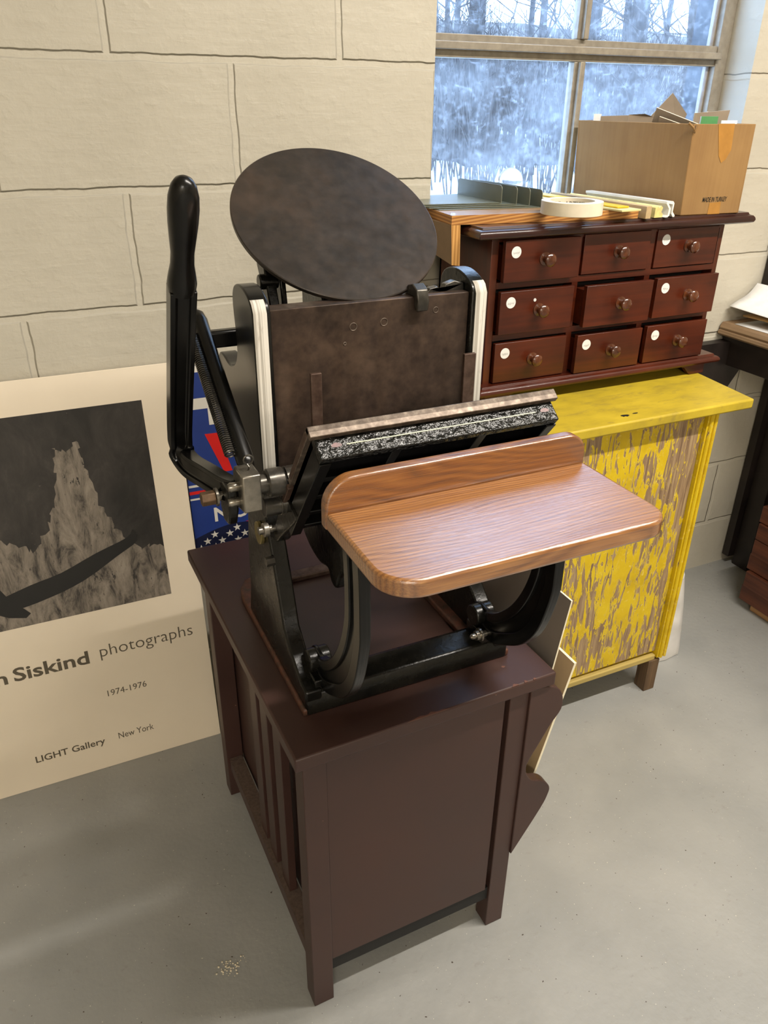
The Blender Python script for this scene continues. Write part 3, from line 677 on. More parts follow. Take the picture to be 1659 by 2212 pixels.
# rails
for sgn in (0, 1):
    X = lambda x: x if sgn == 0 else mir(x)
    prof = [(-0.598, 0.862), (-0.598, 1.095), (-0.592, 1.105), (-0.578, 1.114), (-0.555, 1.120), (-0.528, 1.118), (-0.512, 1.108), (-0.507, 1.088), (-0.512, 1.045), (-0.508, 1.02), (-0.490, 1.003), (-0.462, 0.995), (-0.43, 1.0), (-0.408, 0.998), (-0.398, 0.982), (-0.402, 0.96), (-0.43, 0.905), (-0.47, 0.868), (-0.52, 0.855), (-0.585, 0.855)]
    pr = [prof[0], prof[1]] + smooth2(prof[1:], 3)[1:]
    rl = MB().prism(pr, 'X', X(0.2555), X(0.279)).build('rail', 'iron' if sgn else 'enamel', PR, 0.002)
    m = MB(); tp = [(-0.5985, 0.886), (-0.5985, 1.095), (-0.5925, 1.1055), (-0.587, 1.1095)]
    x0, x1 = X(0.2565), X(0.2735); vs = []
    for (yy, zz) in tp: vs += [(x0, yy - 0.0012, zz), (x1, yy - 0.0012, zz)]
    for (yy, zz) in tp: vs += [(x0, yy + 0.003, zz), (x1, yy + 0.003, zz)]
    fs = [(2 * i, 2 * i + 1, 2 * i + 3, 2 * i + 2) for i in range(3)] + [(8 + 2 * i, 8 + 2 * i + 2, 8 + 2 * i + 3, 8 + 2 * i + 1) for i in range(3)]
    fs += [(2 * i, 2 * i + 2, 8 + 2 * i + 2, 8 + 2 * i) for i in range(3)] + [(2 * i + 1, 8 + 2 * i + 1, 8 + 2 * i + 3, 2 * i + 3) for i in range(3)] + [(0, 8, 9, 1), (6, 7, 15, 14)]
    m.add(vs, fs); tpo = m.build('rail_tape', 'tape_white', rl)
    tpo['label'] = 'white tape wrapped along the roller rail'
# chase hook on the bed top
m = MB(); hk = [(-0.60, 1.078), (-0.603, 1.092), (-0.598, 1.106), (-0.585, 1.112), (-0.570, 1.108), (-0.562, 1.096), (-0.590, 1.096), (-0.593, 1.080)]
m.prism(hk, 'X', 0.478, 0.495); m.build('chase_hook', 'dark_steel', PR, 0.0015)
# lugs on the bed top at right
m = MB(); m.prism([(0.505, 1.094), (0.51, 1.101), (0.522, 1.103), (0.53, 1.096), (0.534, 1.105), (0.548, 1.109), (0.562, 1.105), (0.563, 1.094)], 'Y', -0.575, -0.563); m.build('bed_lug', 'dark_steel', PR, 0.001)
# ink disc
DC = Vector((0.421, -0.464, 1.18)); DN = Vector((0, -math.cos(0.952), math.sin(0.952)))
m = MB(); m.lathe(DC - DN * 0.0075, DN, [(0, 0.141), (0.0015, 0.1445), (0.0065, 0.1449), (0.0075, 0.1437)], 128); m.build('ink_disc', 'disc_steel', PR)
m = MB(); m.cyl(DC - DN * 0.0075, DC - DN * 0.075, 0.014); m.lathe(DC - DN * 0.03, DN, [(0, 0.03), (0.015, 0.05), (0.0222, 0.05)], 32); m.build('disc_stem', 'iron', PR)
m = MB(); p = DC - DN * 0.075
m.box(0.385, 0.457, -0.53, -0.40, 1.075, 1.098); m.box(0.388, 0.398, -0.53, -0.40, 1.0, 1.08); m.cyl(p + DN * 0.02, p - DN * 0.02, 0.02)
m.build('disc_bracket', 'iron', PR, 0.003)
for x0 in (0.302, 0.376):
    m = MB(); pl = [(-0.545, 0.95), (-0.53, 1.06), (-0.512, 1.10), (-0.50, 1.135), (-0.475, 1.145), (-0.468, 1.13), (-0.488, 1.10), (-0.498, 1.06), (-0.515, 0.95)]
    m.prism(pl, 'X', x0, x0 + 0.014); m.build('throw_arm', 'iron', PR, 0.002)
m = MB(); m.cyl((0.294, -0.500, 1.112), (0.32, -0.500, 1.112), 0.010, 18); m.build('arm_bolt', 'iron', PR, 0.002)
m = MB(); m.prism([(-0.512, 1.075), (-0.50, 1.14), (-0.478, 1.135), (-0.475, 1.09), (-0.49, 1.07)], 'X', 0.322, 0.330); m.build('pawl', 'iron', PR, 0.002)

# platen (tilted open)
PO = Vector((0, -0.774, 1.003)); PD = Vector((0, 0.62, -0.785)).normalized(); PNn = Vector((0, -0.785, -0.62)).normalized()
def pl_hex(m, x0, x1, s0, s1, n0, n1):
    def P(x, s, n): q = PO + PD * s + PNn * n; return (x, q.y, q.z)
    return m.hexa([P(x0, s1, n0), P(x1, s1, n0), P(x1, s1, n1), P(x0, s1, n1), P(x0, s0, n0), P(x1, s0, n0), P(x1, s0, n1), P(x0, s0, n1)])
m = MB(); pl_hex(m, 0.265, 0.577, 0.002, 0.012, 0.0, 0.031); plat_end = m.build('platen_end', 'blister', PR, 0.0015)
m = MB(); pl_hex(m, 0.300, 0.548, 0.0014, 0.0022, 0.0160, 0.0171); m.build('pinstripe', 'pinstripe', plat_end, smooth=0)
m = MB()
for x in (0.288, 0.562):
    q = PO + PD * 0.0016 + PNn * 0.0155
    m.add([(x + 0.0065 * math.cos(a) * (1 + 0.35 * math.sin(3 * a)), q.y + 0.003 * math.sin(a) * PNn.y, q.z + 0.003 * math.sin(a) * PNn.z) for a in [k * 0.785 for k in range(8)]], [tuple(range(8))])
m.build('faded_ornament', 'faded_red', plat_end, smooth=0)
m = MB()
pl_hex(m, 0.265, 0.577, 0.0119, 0.2, 0.0, 0.010)
for x0, x1 in ((0.265, 0.279), (0.563, 0.577)): pl_hex(m, x0, x1, 0.0119, 0.20, 0.0, 0.033)
for s_ in (0.06, 0.105, 0.15, 0.19): pl_hex(m, 0.27, 0.572, s_, s_ + 0.010, 0.006, 0.026)
for x in (0.36, 0.475): pl_hex(m, x, x + 0.012, 0.0119, 0.20, 0.006, 0.024)
m.build('platen_body', 'enamel', PR, 0.001)
m = MB(); pl_hex(m, 0.259, 0.583, -0.006, 0.118, -0.008, 0.0); pl_hex(m, 0.259, 0.583, -0.006, 0.0015, -0.008, 0.006); m.build('platen_face', 'bar_steel', PR, 0.0008)
m = MB(); pl_hex(m, 0.258, 0.266, 0.004, 0.105, -0.008, -0.001); pl_hex(m, 0.258, 0.266, 0.125, 0.185, -0.006, 0.001); m.build('platen_edge_strip', 'rusty', PR, 0.0008)
for sgn in (0, 1):
    X = lambda x: x if sgn == 0 else mir(x)
    hook = [(-0.676, 0.880), (-0.71, 0.870), (-0.695, 0.853), (-0.655, 0.82), (-0.632, 0.800), (-0.624, 0.792), (-0.612, 0.784), (-0.596, 0.783), (-0.588, 0.795), (-0.598, 0.806), (-0.615, 0.815), (-0.633, 0.842), (-0.648, 0.862)]
    MB().prism([hook[0]] + smooth2(hook[1:], 3), 'X', X(0.263), X(0.281)).build('platen_hinge', 'iron', PR, 0.002)
    m = MB(); X0 = X(0.322)
    m.prism(smooth2([(-0.72, 0.86), (-0.735, 0.80), (-0.70, 0.762), (-0.685, 0.735), (-0.668, 0.735), (-0.655, 0.75), (-0.62, 0.742), (-0.575, 0.75), (-0.54, 0.78), (-0.56, 0.83), (-0.64, 0.84), (-0.72, 0.86)], 4)[:-1], 'X', X0, X(0.352))
    m.build('toggle_link', 'iron', PR, 0.004)
m = MB(); m.prism(smooth2([(-0.70, 0.80), (-0.70, 0.755), (-0.66, 0.73), (-0.60, 0.735), (-0.56, 0.77), (-0.57, 0.81), (-0.64, 0.82), (-0.70, 0.80)], 4)[:-1], 'X', 0.35, 0.492); m.build('toggle_yoke', 'iron', PR, 0.006)

# grippers
for x0, x1, xo in ((0.3165, 0.331, 0.0), (0.538, 0.556, 0.0)):
    m = MB(); m.box(x0, x1, -0.630, -0.624, 0.87, 1.022); m.build('gripper', 'rusty', PR, 0.0008)

# main shaft and coupling on the left
SY, SZ = -0.672, 0.905
m = MB(); m.cyl((0.222, SY, SZ), (0.30, SY, SZ), 0.0125); m.build('main_shaft', 'dark_steel', PR, 0.001)
m = MB(); m.lathe((0.238, SY, SZ), (1, 0, 0), [(0, 0.016), (0.002, 0.018), (0.021, 0.018), (0.023, 0.016)], 32); m.build('shaft_collar', 'dark_steel', PR)
m = MB(); m.lathe((0.2625, SY, SZ), (1, 0, 0), [(0, 0.0175), (0.06, 0.0175)], 32); m.build('platen_boss', 'dark_steel', PR)
m = MB(); m.cyl((0.235, -0.662, 0.868), (0.30, -0.662, 0.868), 0.0135); m.cyl((0.256, -0.662, 0.868), (0.258, -0.662, 0.868), 0.0145); m.build('lower_shaft', 'dark_steel', PR, 0.001)
m = MB(); m.prism([(-0.690, 0.927), (-0.653, 0.927), (-0.645, 0.918), (-0.645, 0.880), (-0.655, 0.871), (-0.690, 0.878)], 'X', 0.204, 0.2275); m.build('coupling_block', 'steel', PR, 0.002)
m = MB()
for y, z in ((-0.672, 0.908), (-0.668, 0.886)): m.lathe((0.190, y, z), (1, 0, 0), [(0, 0.0045), (0.003, 0.006), (0.012, 0.006), (0.016, 0.0045)], 16)
m.build('coupling_bolt', 'steel', PR)
m = MB(); m.tube([(0.218, -0.668, 0.922), (0.2175, -0.675, 0.933)] + [(0.218 + 0.006 * math.cos(a), -0.672, 0.9405 + 0.006 * math.sin(a)) for a in [(-1.9 + k * 0.55) for k in range(12)]], 0.0011, 8)
m.build('cotter_pin', 'dark_steel', PR)
# hand lever
sec = [(-0.0145, -0.0105), (-0.0085, -0.0105), (-0.0065, -0.006), (0.0065, -0.006), (0.0085, -0.0105), (0.0145, -0.0105), (0.0145, 0.0105), (0.0085, 0.0105), (0.0065, 0.006), (-0.0065, 0.006), (-0.0085, 0.0105), (-0.0145, 0.0105)]
lev = smooth_path([(0.206, -0.655, 0.893), (0.196, -0.632, 0.891), (0.183, -0.595, 0.892), (0.171, -0.548, 0.890), (0.1655, -0.524, 0.900), (0.165, -0.526, 0.925), (0.165, -0.552, 0.975), (0.165, -0.602, 1.06), (0.165, -0.6525, 1.145)], 6)
m = MB()
# section stays broad across X on the upright and turns edge-up along the elbow
path = [Vector(p) for p in lev]; n = len(sec); vs = []
for i, p in enumerate(path):
    d = (path[min(i + 1, len(path) - 1)] - path[max(i - 1, 0)]).normalized()
    k = min(1.0, max(0.0, (p.z - 0.893) / 0.03)) if i > 18 else 0.0
    ref = Vector((1, 0, 0)) * k + Vector((0.25, -0.2, 1)) * (1 - k)
    a = (ref - d * ref.dot(d)).normalized(); b = d.cross(a)
    vs += [p + q[0] * a + q[1] * b for q in sec]
m.add(vs, [(i * n + k, i * n + (k + 1) % n, (i + 1) * n + (k + 1) % n, (i + 1) * n + k) for i in range(len(path) - 1) for k in range(n)] + [tuple(range(n))[::-1], tuple(range((len(path) - 1) * n, len(path) * n))])
lever = m.build('hand_lever', 'enamel', PR, 0.0015)
m = MB(); gd = Vector((0, -0.0668, 0.113)).normalized(); go = Vector((0.165, -0.6505, 1.142))
m.lathe(go, gd, [(-0.004, 0.010), (0, 0.0150), (0.010, 0.0160), (0.020, 0.0148), (0.035, 0.0125), (0.050, 0.0122), (0.068, 0.0138), (0.086, 0.0152), (0.102, 0.0157), (0.116, 0.0150), (0.127, 0.0125), (0.133, 0.0090), (0.1365, 0.004), (0.137, 0.0)], 28)
m.build('lever_grip', 'enamel', PR)
m = MB(); m.prism([(-0.668, 0.905), (-0.628, 0.905), (-0.622, 0.862), (-0.633, 0.845), (-0.655, 0.848), (-0.668, 0.872)], 'X', 0.190, 0.203); m.build('lever_fork', 'iron', PR, 0.003)
m = MB(); m.cyl((0.163, -0.638, 0.882), (0.181, -0.638, 0.882), 0.0095, 6); m.build('lever_bolt', 'bolt_brown', PR, 0.001)
m = MB(); m.cyl((0.181, -0.638, 0.882), (0.184, -0.638, 0.882), 0.012, 20); m.cyl((0.184, -0.638, 0.882), (0.194, -0.638, 0.882), 0.006, 12); m.build('washer', 'steel', PR)
# roller arm with its long coil spring
A0, A1 = Vector((0.222, -0.642, 0.925)), Vector((0.222, -0.461, 1.046)); AD = (A1 - A0).normalized()
m = MB(); m.tube([A0 - AD * 0.012, A0 - AD * 0.008, A0, A0 + (A1 - A0) * 0.5, A1, A1 + AD * 0.016, A1 + AD * 0.024 + Vector((0, 0, .006)), A1 + AD * 0.027 + Vector((0, 0, .008))], [0.005, 0.0095, 0.0115, 0.0115, 0.0115, 0.012, 0.008, 0.002], 16)
m.build('roller_arm', 'enamel', PR)
m = MB(); m.box(0.222, 0.30, -0.474, -0.458, 1.022, 1.046); m.build('roller_crossbar', 'enamel', PR, 0.004)
m = MB(); hel = []; N = 62; s0 = A0 + AD * 0.012 + Vector((-0.017, -0.003, 0.003)); L = (A1 - A0).length - 0.02; u = Vector((1, 0, 0)); w = AD.cross(u)
for i in range(N * 9 + 1):
    a = 2 * math.pi * i / 9; hel.append(s0 + AD * (L * i / (N * 9)) + 0.0062 * (math.cos(a) * u + math.sin(a) * w))
m.tube(hel, 0.00125, 5); m.build('roller_spring', 'dark_steel', PR)

# feed board arms
out = [(-0.852, 0.914), (-0.860, 0.86), (-0.862, 0.80), (-0.860, 0.765), (-0.8416, 0.702), (-0.812, 0.658), (-0.774, 0.629), (-0.740, 0.610), (-0.715, 0.606), (-0.690, 0.612), (-0.676, 0.626), (-0.677, 0.642), (-0.69, 0.652), (-0.715, 0.652), (-0.733, 0.660), (-0.752, 0.675), (-0.775, 0.70), (-0.795, 0.732), (-0.809, 0.767), (-0.815, 0.80), (-0.813, 0.86), (-0.804, 0.914)]
inn = [(-0.842, 0.912), (-0.8505, 0.85), (-0.852, 0.80), (-0.849, 0.768), (-0.832, 0.71), (-0.803, 0.668), (-0.770, 0.642), (-0.77, 0.655), (-0.795, 0.684), (-0.818, 0.726), (-0.830, 0.765), (-0.836, 0.80), (-0.834, 0.86), (-0.826, 0.912)]
for xc_ in (0.289, 0.555):
    m = MB(); m.prism(smooth2(out, 3), 'X', xc_ - 0.003, xc_ + 0.003)
    so_ = [Vector((xc_, y, z)) for y, z in smooth2(out[:10], 4)]; si_ = [Vector((xc_, y, z)) for y, z in smooth2(out[:12:-1], 4)]
    def inset(path, k):
        res = []
        for i in range(len(path)):
            d = (path[min(i + 1, len(path) - 1)] - path[max(i - 1, 0)]).normalized(); res.append(path[i] + Vector((0, d.z, -d.y)) * k)
        return res
    side = 1 if inset(so_, 0.006)[8].y > so_[8].y else -1
    m.sweep(inset(so_, 0.0097 * side), [(-0.007, -0.0095), (0.007, -0.0095), (0.007, 0.0095), (-0.007, 0.0095)], (1, 0, 0))
    m.sweep(inset(si_, -0.0077 * side), [(-0.007, -0.0075), (0.007, -0.0075), (0.007, 0.0075), (-0.007, 0.0075)], (1, 0, 0))
    m.build('board_arm', 'enamel', PR, 0.0015)
    m = MB(); m.cyl((xc_ - 0.016, -0.695, 0.634), (xc_ + 0.016, -0.695, 0.634), 0.017, 20); m.box(xc_ - 0.016, xc_ + 0.012, -0.725, -0.68, 0.60, 0.62); m.build('arm_pivot', 'iron', PR, 0.002)
    m = MB(); xa = xc_ - 0.034 if xc_ > XC else xc_ + 0.004; m.lathe((xa, -0.722, 0.617), (1, 0, 0), [(0, 0.002), (0.003, 0.0045), (0.009, 0.0045), (0.0091, 0.0075), (0.015, 0.0075), (0.0151, 0.0105), (0.018, 0.0105), (0.0181, 0.005), (0.03, 0.005)], 16); m.build('arm_bolt', 'steel', PR)

# oak feed board
BX0, BX1, BY0, BY1, BZ = 0.257, 0.596, -0.988, -0.829, 0.935
fbp = [(BX0, BY1)] + arc(BX0 + 0.042, BY0 + 0.042, 0.042, 180, 270) + arc(BX1 - 0.032, BY0 + 0.032, 0.032, 270, 360) + [(BX1, BY1)]
fb = MB().prism(fbp, 'Z', BZ - 0.021, BZ).build('feed_board', 'oak', PR, 0.004, 3); fb['label'] = 'varnished oak feed board'
lp = [(0.257, 0.913), (0.597, 0.913)] + arc(0.571, 0.947, 0.026, 0, 90) + arc(0.292, 0.938, 0.035, 90, 180) 
lip = MB().prism(lp, 'Y', -0.829, -0.813).build('board_lip', 'oak_lip', PR, 0.003, 3); lip['label'] = 'varnished oak back lip'

# ------------------------------------------------------------------ yellow cabinet
YC = thing('yellow_cabinet', 'narrow yellow painted cabinet with peeling front under the small drawer chest', 'cabinet', (1.08, -0.22, 0))
YZ = 0.772
m = MB(); m.hexa([(0.775, -0.422, 0.750), (1.387, -0.422, 0.750), (1.438, -0.03, 0.750), (0.775, -0.03, 0.750), (0.775, -0.422, YZ), (1.387, -0.422, YZ), (1.438, -0.03, YZ), (0.775, -0.03, YZ)])
ytop = m.build('top', 'yellow_top', YC, 0.004)
rnd = random.Random(8); m = MB()
m.prism([(1.063 + 0.014 * math.cos(a) * rnd.uniform(.6, 1.1), -0.391 + 0.006 * math.sin(a) * rnd.uniform(.5, 1.2)) for a in [k * 0.45 for k in range(14)]], 'Z', YZ, YZ + 0.0003)
m.prism([(1.092 + 0.008 * math.cos(a) * rnd.uniform(.6, 1.1), -0.389 + 0.0025 * math.sin(a)) for a in [k * 0.785 for k in range(8)]], 'Z', YZ, YZ + 0.0003)
m.build('paint_chip', 'paint_chip_black', ytop, smooth=0)
m = MB(); m.box(0.835, 1.312, -0.385, -0.05, 0.10, 0.750); m.build('body', 'yellow', YC, 0.002)
MB().box(0.87, 1.283, -0.394, -0.3851, 0.118, 0.748).build('front_panel', 'peel', YC, smooth=0)
for x0, x1 in ((0.836, 0.870), (1.284, 1.314)):
    m = MB(); m.box(x0, x1, -0.404, -0.3851, 0.10, 0.7495); m.cyl(((x0 + x1) / 2 - 0.006, -0.405, 0.102), ((x0 + x1) / 2 - 0.006, -0.405, 0.748), 0.005, 10)
    m.cyl(((x0 + x1) / 2 + 0.007, -0.405, 0.102), ((x0 + x1) / 2 + 0.007, -0.405, 0.748), 0.004, 10); m.build('stile', 'yellow', YC, 0.001)
MB().box(0.87, 1.283, -0.400, -0.3851, 0.092, 0.108).build('bottom_rail', 'plain_wood_x', YC, 0.003)
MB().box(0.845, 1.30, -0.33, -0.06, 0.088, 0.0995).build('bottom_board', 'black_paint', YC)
for x0 in (0.845, 1.262):
    for y0 in (-0.404, -0.09):
        MB().box(x0, x0 + 0.034, y0, y0 + 0.036, 0, 0.095).build('foot', 'bare_wood', YC, 0.002)
# crumpled sack beside it
m = MB(); vs = []; nu, nv = 28, 16
rnd = random.Random(4)
for j in range(nv + 1):
    tt = j / nv
    for i in range(nu):
        a = 2 * math.pi * i / nu
        rx = 0.080 * (1 - 0.3 * tt ** 2) ; ry = 0.115 * (1 - 0.3 * tt)
        ca, sa = math.cos(a), math.sin(a); e = 0.6
        x = 1.405 + 0.012 * tt + rx * math.copysign(abs(ca) ** e, ca); y = -0.215 + ry * math.copysign(abs(sa) ** e, sa)
        k = 0.010 * mnoise.noise(Vector((x * 30, y * 30, tt * 7))) + 0.005 * mnoise.noise(Vector((x * 70, y * 70, tt * 22)))
        x += k; y += k; x = max(x, 1.318)
        vs.append((x, y, 0.002 + 0.225 * tt + (0.006 * mnoise.noise(Vector((i * .5, 1, 5))) if j else 0)))
vs.append((1.42, -0.215, 0.21))
fs = [(j * nu + i, j * nu + (i + 1) % nu, (j + 1) * nu + (i + 1) % nu, (j + 1) * nu + i) for j in range(nv) for i in range(nu)] + [(nv * nu + i, nv * nu + (i + 1) % nu, (nv + 1) * nu) for i in range(nu)] + [tuple(range(nu))[::-1]]
m.add(vs, fs); tag(m.build('canvas_sack', 'sack', smooth=60), 'crumpled white sack on the floor beside the yellow cabinet', 'sack')

# ------------------------------------------------------------------ small drawer chest on the yellow cabinet
CH = thing('drawer_chest', 'small mahogany chest of nine drawers with round knobs on the yellow cabinet', 'chest of drawers', (1.118, -0.14, YZ))
CX0, CX1, CF, CB, CT = 0.828, 1.413, -0.224, -0.025, 1.100
m = MB(); m.box(CX0, CX0 + 0.016, CF, CB, 0.815, CT); m.box(CX1 - 0.012, CX1, CF, CB, 0.815, CT)
m.box(CX0, CX1, CB - 0.008, CB, 0.815, CT)
m.build('carcass', 'mahogany_v', CH, 0.001)
MB().box(CX0 + 0.016, CX1 - 0.012, -0.195, CB - 0.008, 0.816, CT - 0.001).build('carcass_inside', 'case_black', CH)
m = MB()
for z in (0.909, 1.011): m.box(CX0 + 0.016, CX1 - 0.012, CF, -0.195, z - 0.006, z + 0.006)
m.box(CX0 + 0.016, CX1 - 0.012, CF, -0.195, 1.092, CT)
for x in (1.031, 1.218): m.box(x - 0.007, x + 0.007, CF + 0.0005, -0.195, 0.816, CT)
m.build('drawer_rails', 'mahogany', CH)
def moulding(m, x0, x1, yf, yb, z0, z1, steps):
    # a board with a stepped, rounded front and end profile
    for (ins, za, zb) in steps:
        m.box(x0 + ins, x1 - ins, yf + ins, yb, z0 + za * (z1 - z0), z0 + zb * (z1 - z0))
m = MB(); prof = [(0.010, 0.0), (0.002, 0.12), (0.0, 0.35), (0.001, 0.55), (0.004, 0.72), (0.010, 0.80), (0.012, 1.0)]
def mould(x0, x1, yf, yb, z0, z1, prof):
    mm = MB(); vs = []
    for ins, k in prof:
        z = z0 + k * (z1 - z0); vs += [(x0 + ins, yf + ins, z), (x1 - ins, yf + ins, z), (x1 - ins, yb, z), (x0 + ins, yb, z)]
    n = len(prof); fs = [(4 * i + k, 4 * i + (k + 1) % 4, 4 * i + 4 + (k + 1) % 4, 4 * i + 4 + k) for i in range(n - 1) for k in range(4)] + [(3, 2, 1, 0), tuple(4 * (n - 1) + k for k in range(4))]
    return mm.add(vs, fs)
mould(0.783, 1.470, -0.252, CB, 1.100, 1.122, prof).build('top', 'mahogany_dark', CH, 0.001)
mould(0.806, 1.452, -0.254, CB, 0.796, 0.816, prof).build('base_moulding', 'mahogany', CH, 0.001)
for sgn in (0, 1):
    X = (lambda x: x) if sgn == 0 else (lambda x: 0.828 + 1.413 - x + 0.005)
    m = MB(); m.prism(smooth2([(X(0.826), 0.796), (X(0.826), 0.7725), (X(0.868), 0.7725), (X(0.874), 0.778), (X(0.885), 0.790), (X(0.905), 0.796)], 1), 'Y', -0.240, -0.226)
    m.build('bracket_foot', 'mahogany', CH, 0.001)
    m = MB(); xa, xb = sorted((X(0.826), X(0.838))); m.box(xa, xb, -0.226, CB - 0.01, 0.7725, 0.796); m.build('bracket_foot', 'mahogany', CH)
cols = ((0.8475, 1.021), (1.0405, 1.2085), (1.2275, 1.396)); rows = ((1.019, 1.096), (0.918, 1.001), (0.818, 0.899))
pull = ((0.016, 0.002, 0.001), (0.012, 0.028, 0.022), (0.006, 0.018, 0.016))
stick = ((1, 0, 1), (1, 0, 1), (1, 1, 1))
for r_ in range(3):
    for c_ in range(3):
        x0, x1 = cols[c_]; z0, z1 = rows[r_]; yf = CF - pull[r_][c_] - 0.002
        if r_ and c_: x1 += 0.003
        dr = MB().box(x0, x1, yf, yf + 0.011, z0, z1).mat(0).box(x0 + 0.004, x1 - 0.004, yf + 0.011, -0.1952, z0 + 0.002, z1 - 0.01).build('drawer', 'mahogany', CH, 0.0008)
        xm, zm = (x0 + x1) / 2 + 0.004, (z0 + z1) / 2 + 0.002
        MB().lathe((xm, yf, zm), (0, -1, 0), [(0, 0.0125), (0.002, 0.0125), (0.004, 0.0075), (0.010, 0.0065), (0.013, 0.010), (0.017, 0.0125), (0.021, 0.0122), (0.0235, 0.0095), (0.0245, 0.006), (0.0248, 0.0)], 24).build('knob', 'knob', dr)
        if stick[r_][c_]:
            sx_, sz_ = x0 + 0.024, z1 - 0.021
            so = MB().cyl((sx_, yf - 0.0006, sz_), (sx_, yf, sz_), 0.0108, 28).build('sticker', 'white_paper', dr)
            so['label'] = 'round white paper sticker with pencil scrawl'
            m = MB(); rr = random.Random(r_ * 3 + c_)
            for k in range(9):
                xx = sx_ - 0.0072 + 0.0016 * k; p0 = (xx, yf - 0.0009, sz_ - 0.003 + rr.uniform(-.0015, .0015)); p1 = (xx + 0.0012, yf - 0.0009, sz_ + 0.0005 + rr.uniform(-.0015, .001))
                m.tube([p0, p1], 0.00016, 4)
            m.build('scrawl', 'print_grey', dr, smooth=0)
MB().cyl((0.927, CF - 0.0150, 0.981), (0.927, CF - 0.0139, 0.981), 0.0032, 14).build('paint_spot', 'white_paper', CH)

# ------------------------------------------------------------------ things on the chest
CTZ = 1.122
PA = R(-6.5); PM = Matrix.Translation(Vector((0.757, -0.192, CTZ + 0.0005))) @ Matrix.Rotation(PA, 4, 'Z')
ply = thing('plywood_stand', 'plywood board with one short hanging side lying across the drawer chest', 'board', (0.95, -0.13, CTZ))
m = MB(); m.xf = PM; m.box(0, 0.402, 0, 0.155, 0, 0.0165)
o = m.build('top_board', ['ply_face', 'ply_edge'], ply, smooth=0)
for p in o.data.polygons:
    if abs(p.normal.z) < 0.5: p.material_index = 1
m = MB(); m.xf = PM; m.hexa([(0.004, 0.0, -0.072), (0.021, 0.0, -0.074), (0.003, 0.155, -0.05), (-0.015, 0.155, -0.05), (0.0, 0.0, -0.0003), (0.018, 0.0, -0.0003), (0.002, 0.155, -0.0003), (-0.015, 0.155, -0.0003)])
o = m.build('hanging_side', ['ply_side', 'ply_edge_v'], ply, smooth=0)
for p in o.data.polygons:
    if p.normal.y < -0.7: p.material_index = 1
PZ = CTZ + 0.0172
# nested bookends: each a bent sheet, uprights stepping to the right
for k, (xu, yf, zb) in enumerate(((0.985, -0.150, 0.0), (0.966, -0.135, 0.0022), (0.944, -0.122, 0.0044), (0.916, -0.110, 0.0066))):
    z = PZ + zb; y1 = yf + 0.175; th = 0.0014; hh = 0.0335
    m = MB()
    xs = [xu - 0.215 + 0.005 * k, xu - 0.01]
    m.hexa([(xs[0], yf + 0.03, z), (xu, yf, z), (xu, y1, z), (xs[0], y1 - 0.01, z), (xs[0], yf + 0.03, z + th), (xu, yf, z + th), (xu, y1, z + th), (xs[0], y1 - 0.01, z + th)])
    up = [(yf, z + th), (y1, z + th), (y1, z + hh - 0.008)] + arc(y1 - 0.008, z + hh - 0.008, 0.008, 0, 90, 5) + arc(yf + 0.008, z + hh - 0.008, 0.008, 90, 180, 5)
    m.prism(up, 'X', xu - th, xu)
    lab = ['olive steel bookend lowest in the nest, its upright furthest right', 'olive steel bookend second from the bottom of the nest', 'olive steel bookend just below the top one of the nest', 'olive steel bookend on top of the nest, its upright furthest left'][k]
    tag(m.build('bookend', 'olive_metal'), lab, 'bookend', 'nested steel bookends')
# masking tape
tp = thing('masking_tape_roll', 'roll of cream masking tape lying on the plywood board', 'tape roll', (0.9835, -0.2475, PZ))
c0 = (0.9835, -0.2475, PZ + 0.0002)
def tube_ring(m, c, r0, r1, h, n=48):
    vs = []
    for r_, z in ((r0, 0), (r1, 0), (r1, h), (r0, h)):
        vs += [(c[0] + r_ * math.cos(2 * math.pi * i / n), c[1] + r_ * math.sin(2 * math.pi * i / n), c[2] + z) for i in range(n)]
    fs = [(a * n + i, a * n + (i + 1) % n, ((a + 1) % 4) * n + (i + 1) % n, ((a + 1) % 4) * n + i) for a in range(4) for i in range(n)]
    return m.add(vs, fs)
tube_ring(MB(), c0, 0.0435, 0.0575, 0.0235).build('tape', 'masking', tp, 0.0006)
tube_ring(MB(), c0, 0.0415, 0.0434, 0.0238).build('core', 'masking', tp)
def bent_text(body, a_mid, h, z):
    vs, fs = text_mb(body, 1.0, 0.02); k = h / 0.73; w_ = max(v[0] for v in vs) * k; r_ = 0.0412
    m = MB(); pts = []
    for x, y in vs:
        a = R(a_mid) - (x * k - w_ / 2) / r_
        pts.append((c0[0] + r_ * math.cos(a), c0[1] + r_ * math.sin(a), z + y * k))
    m.add(pts, fs); m.build('core_lettering', 'print_grey', tp, smooth=0)
bent_text('TAPE', 104, 0.009, PZ + 0.009); bent_text('ARTIST', 45, 0.009, PZ + 0.009)
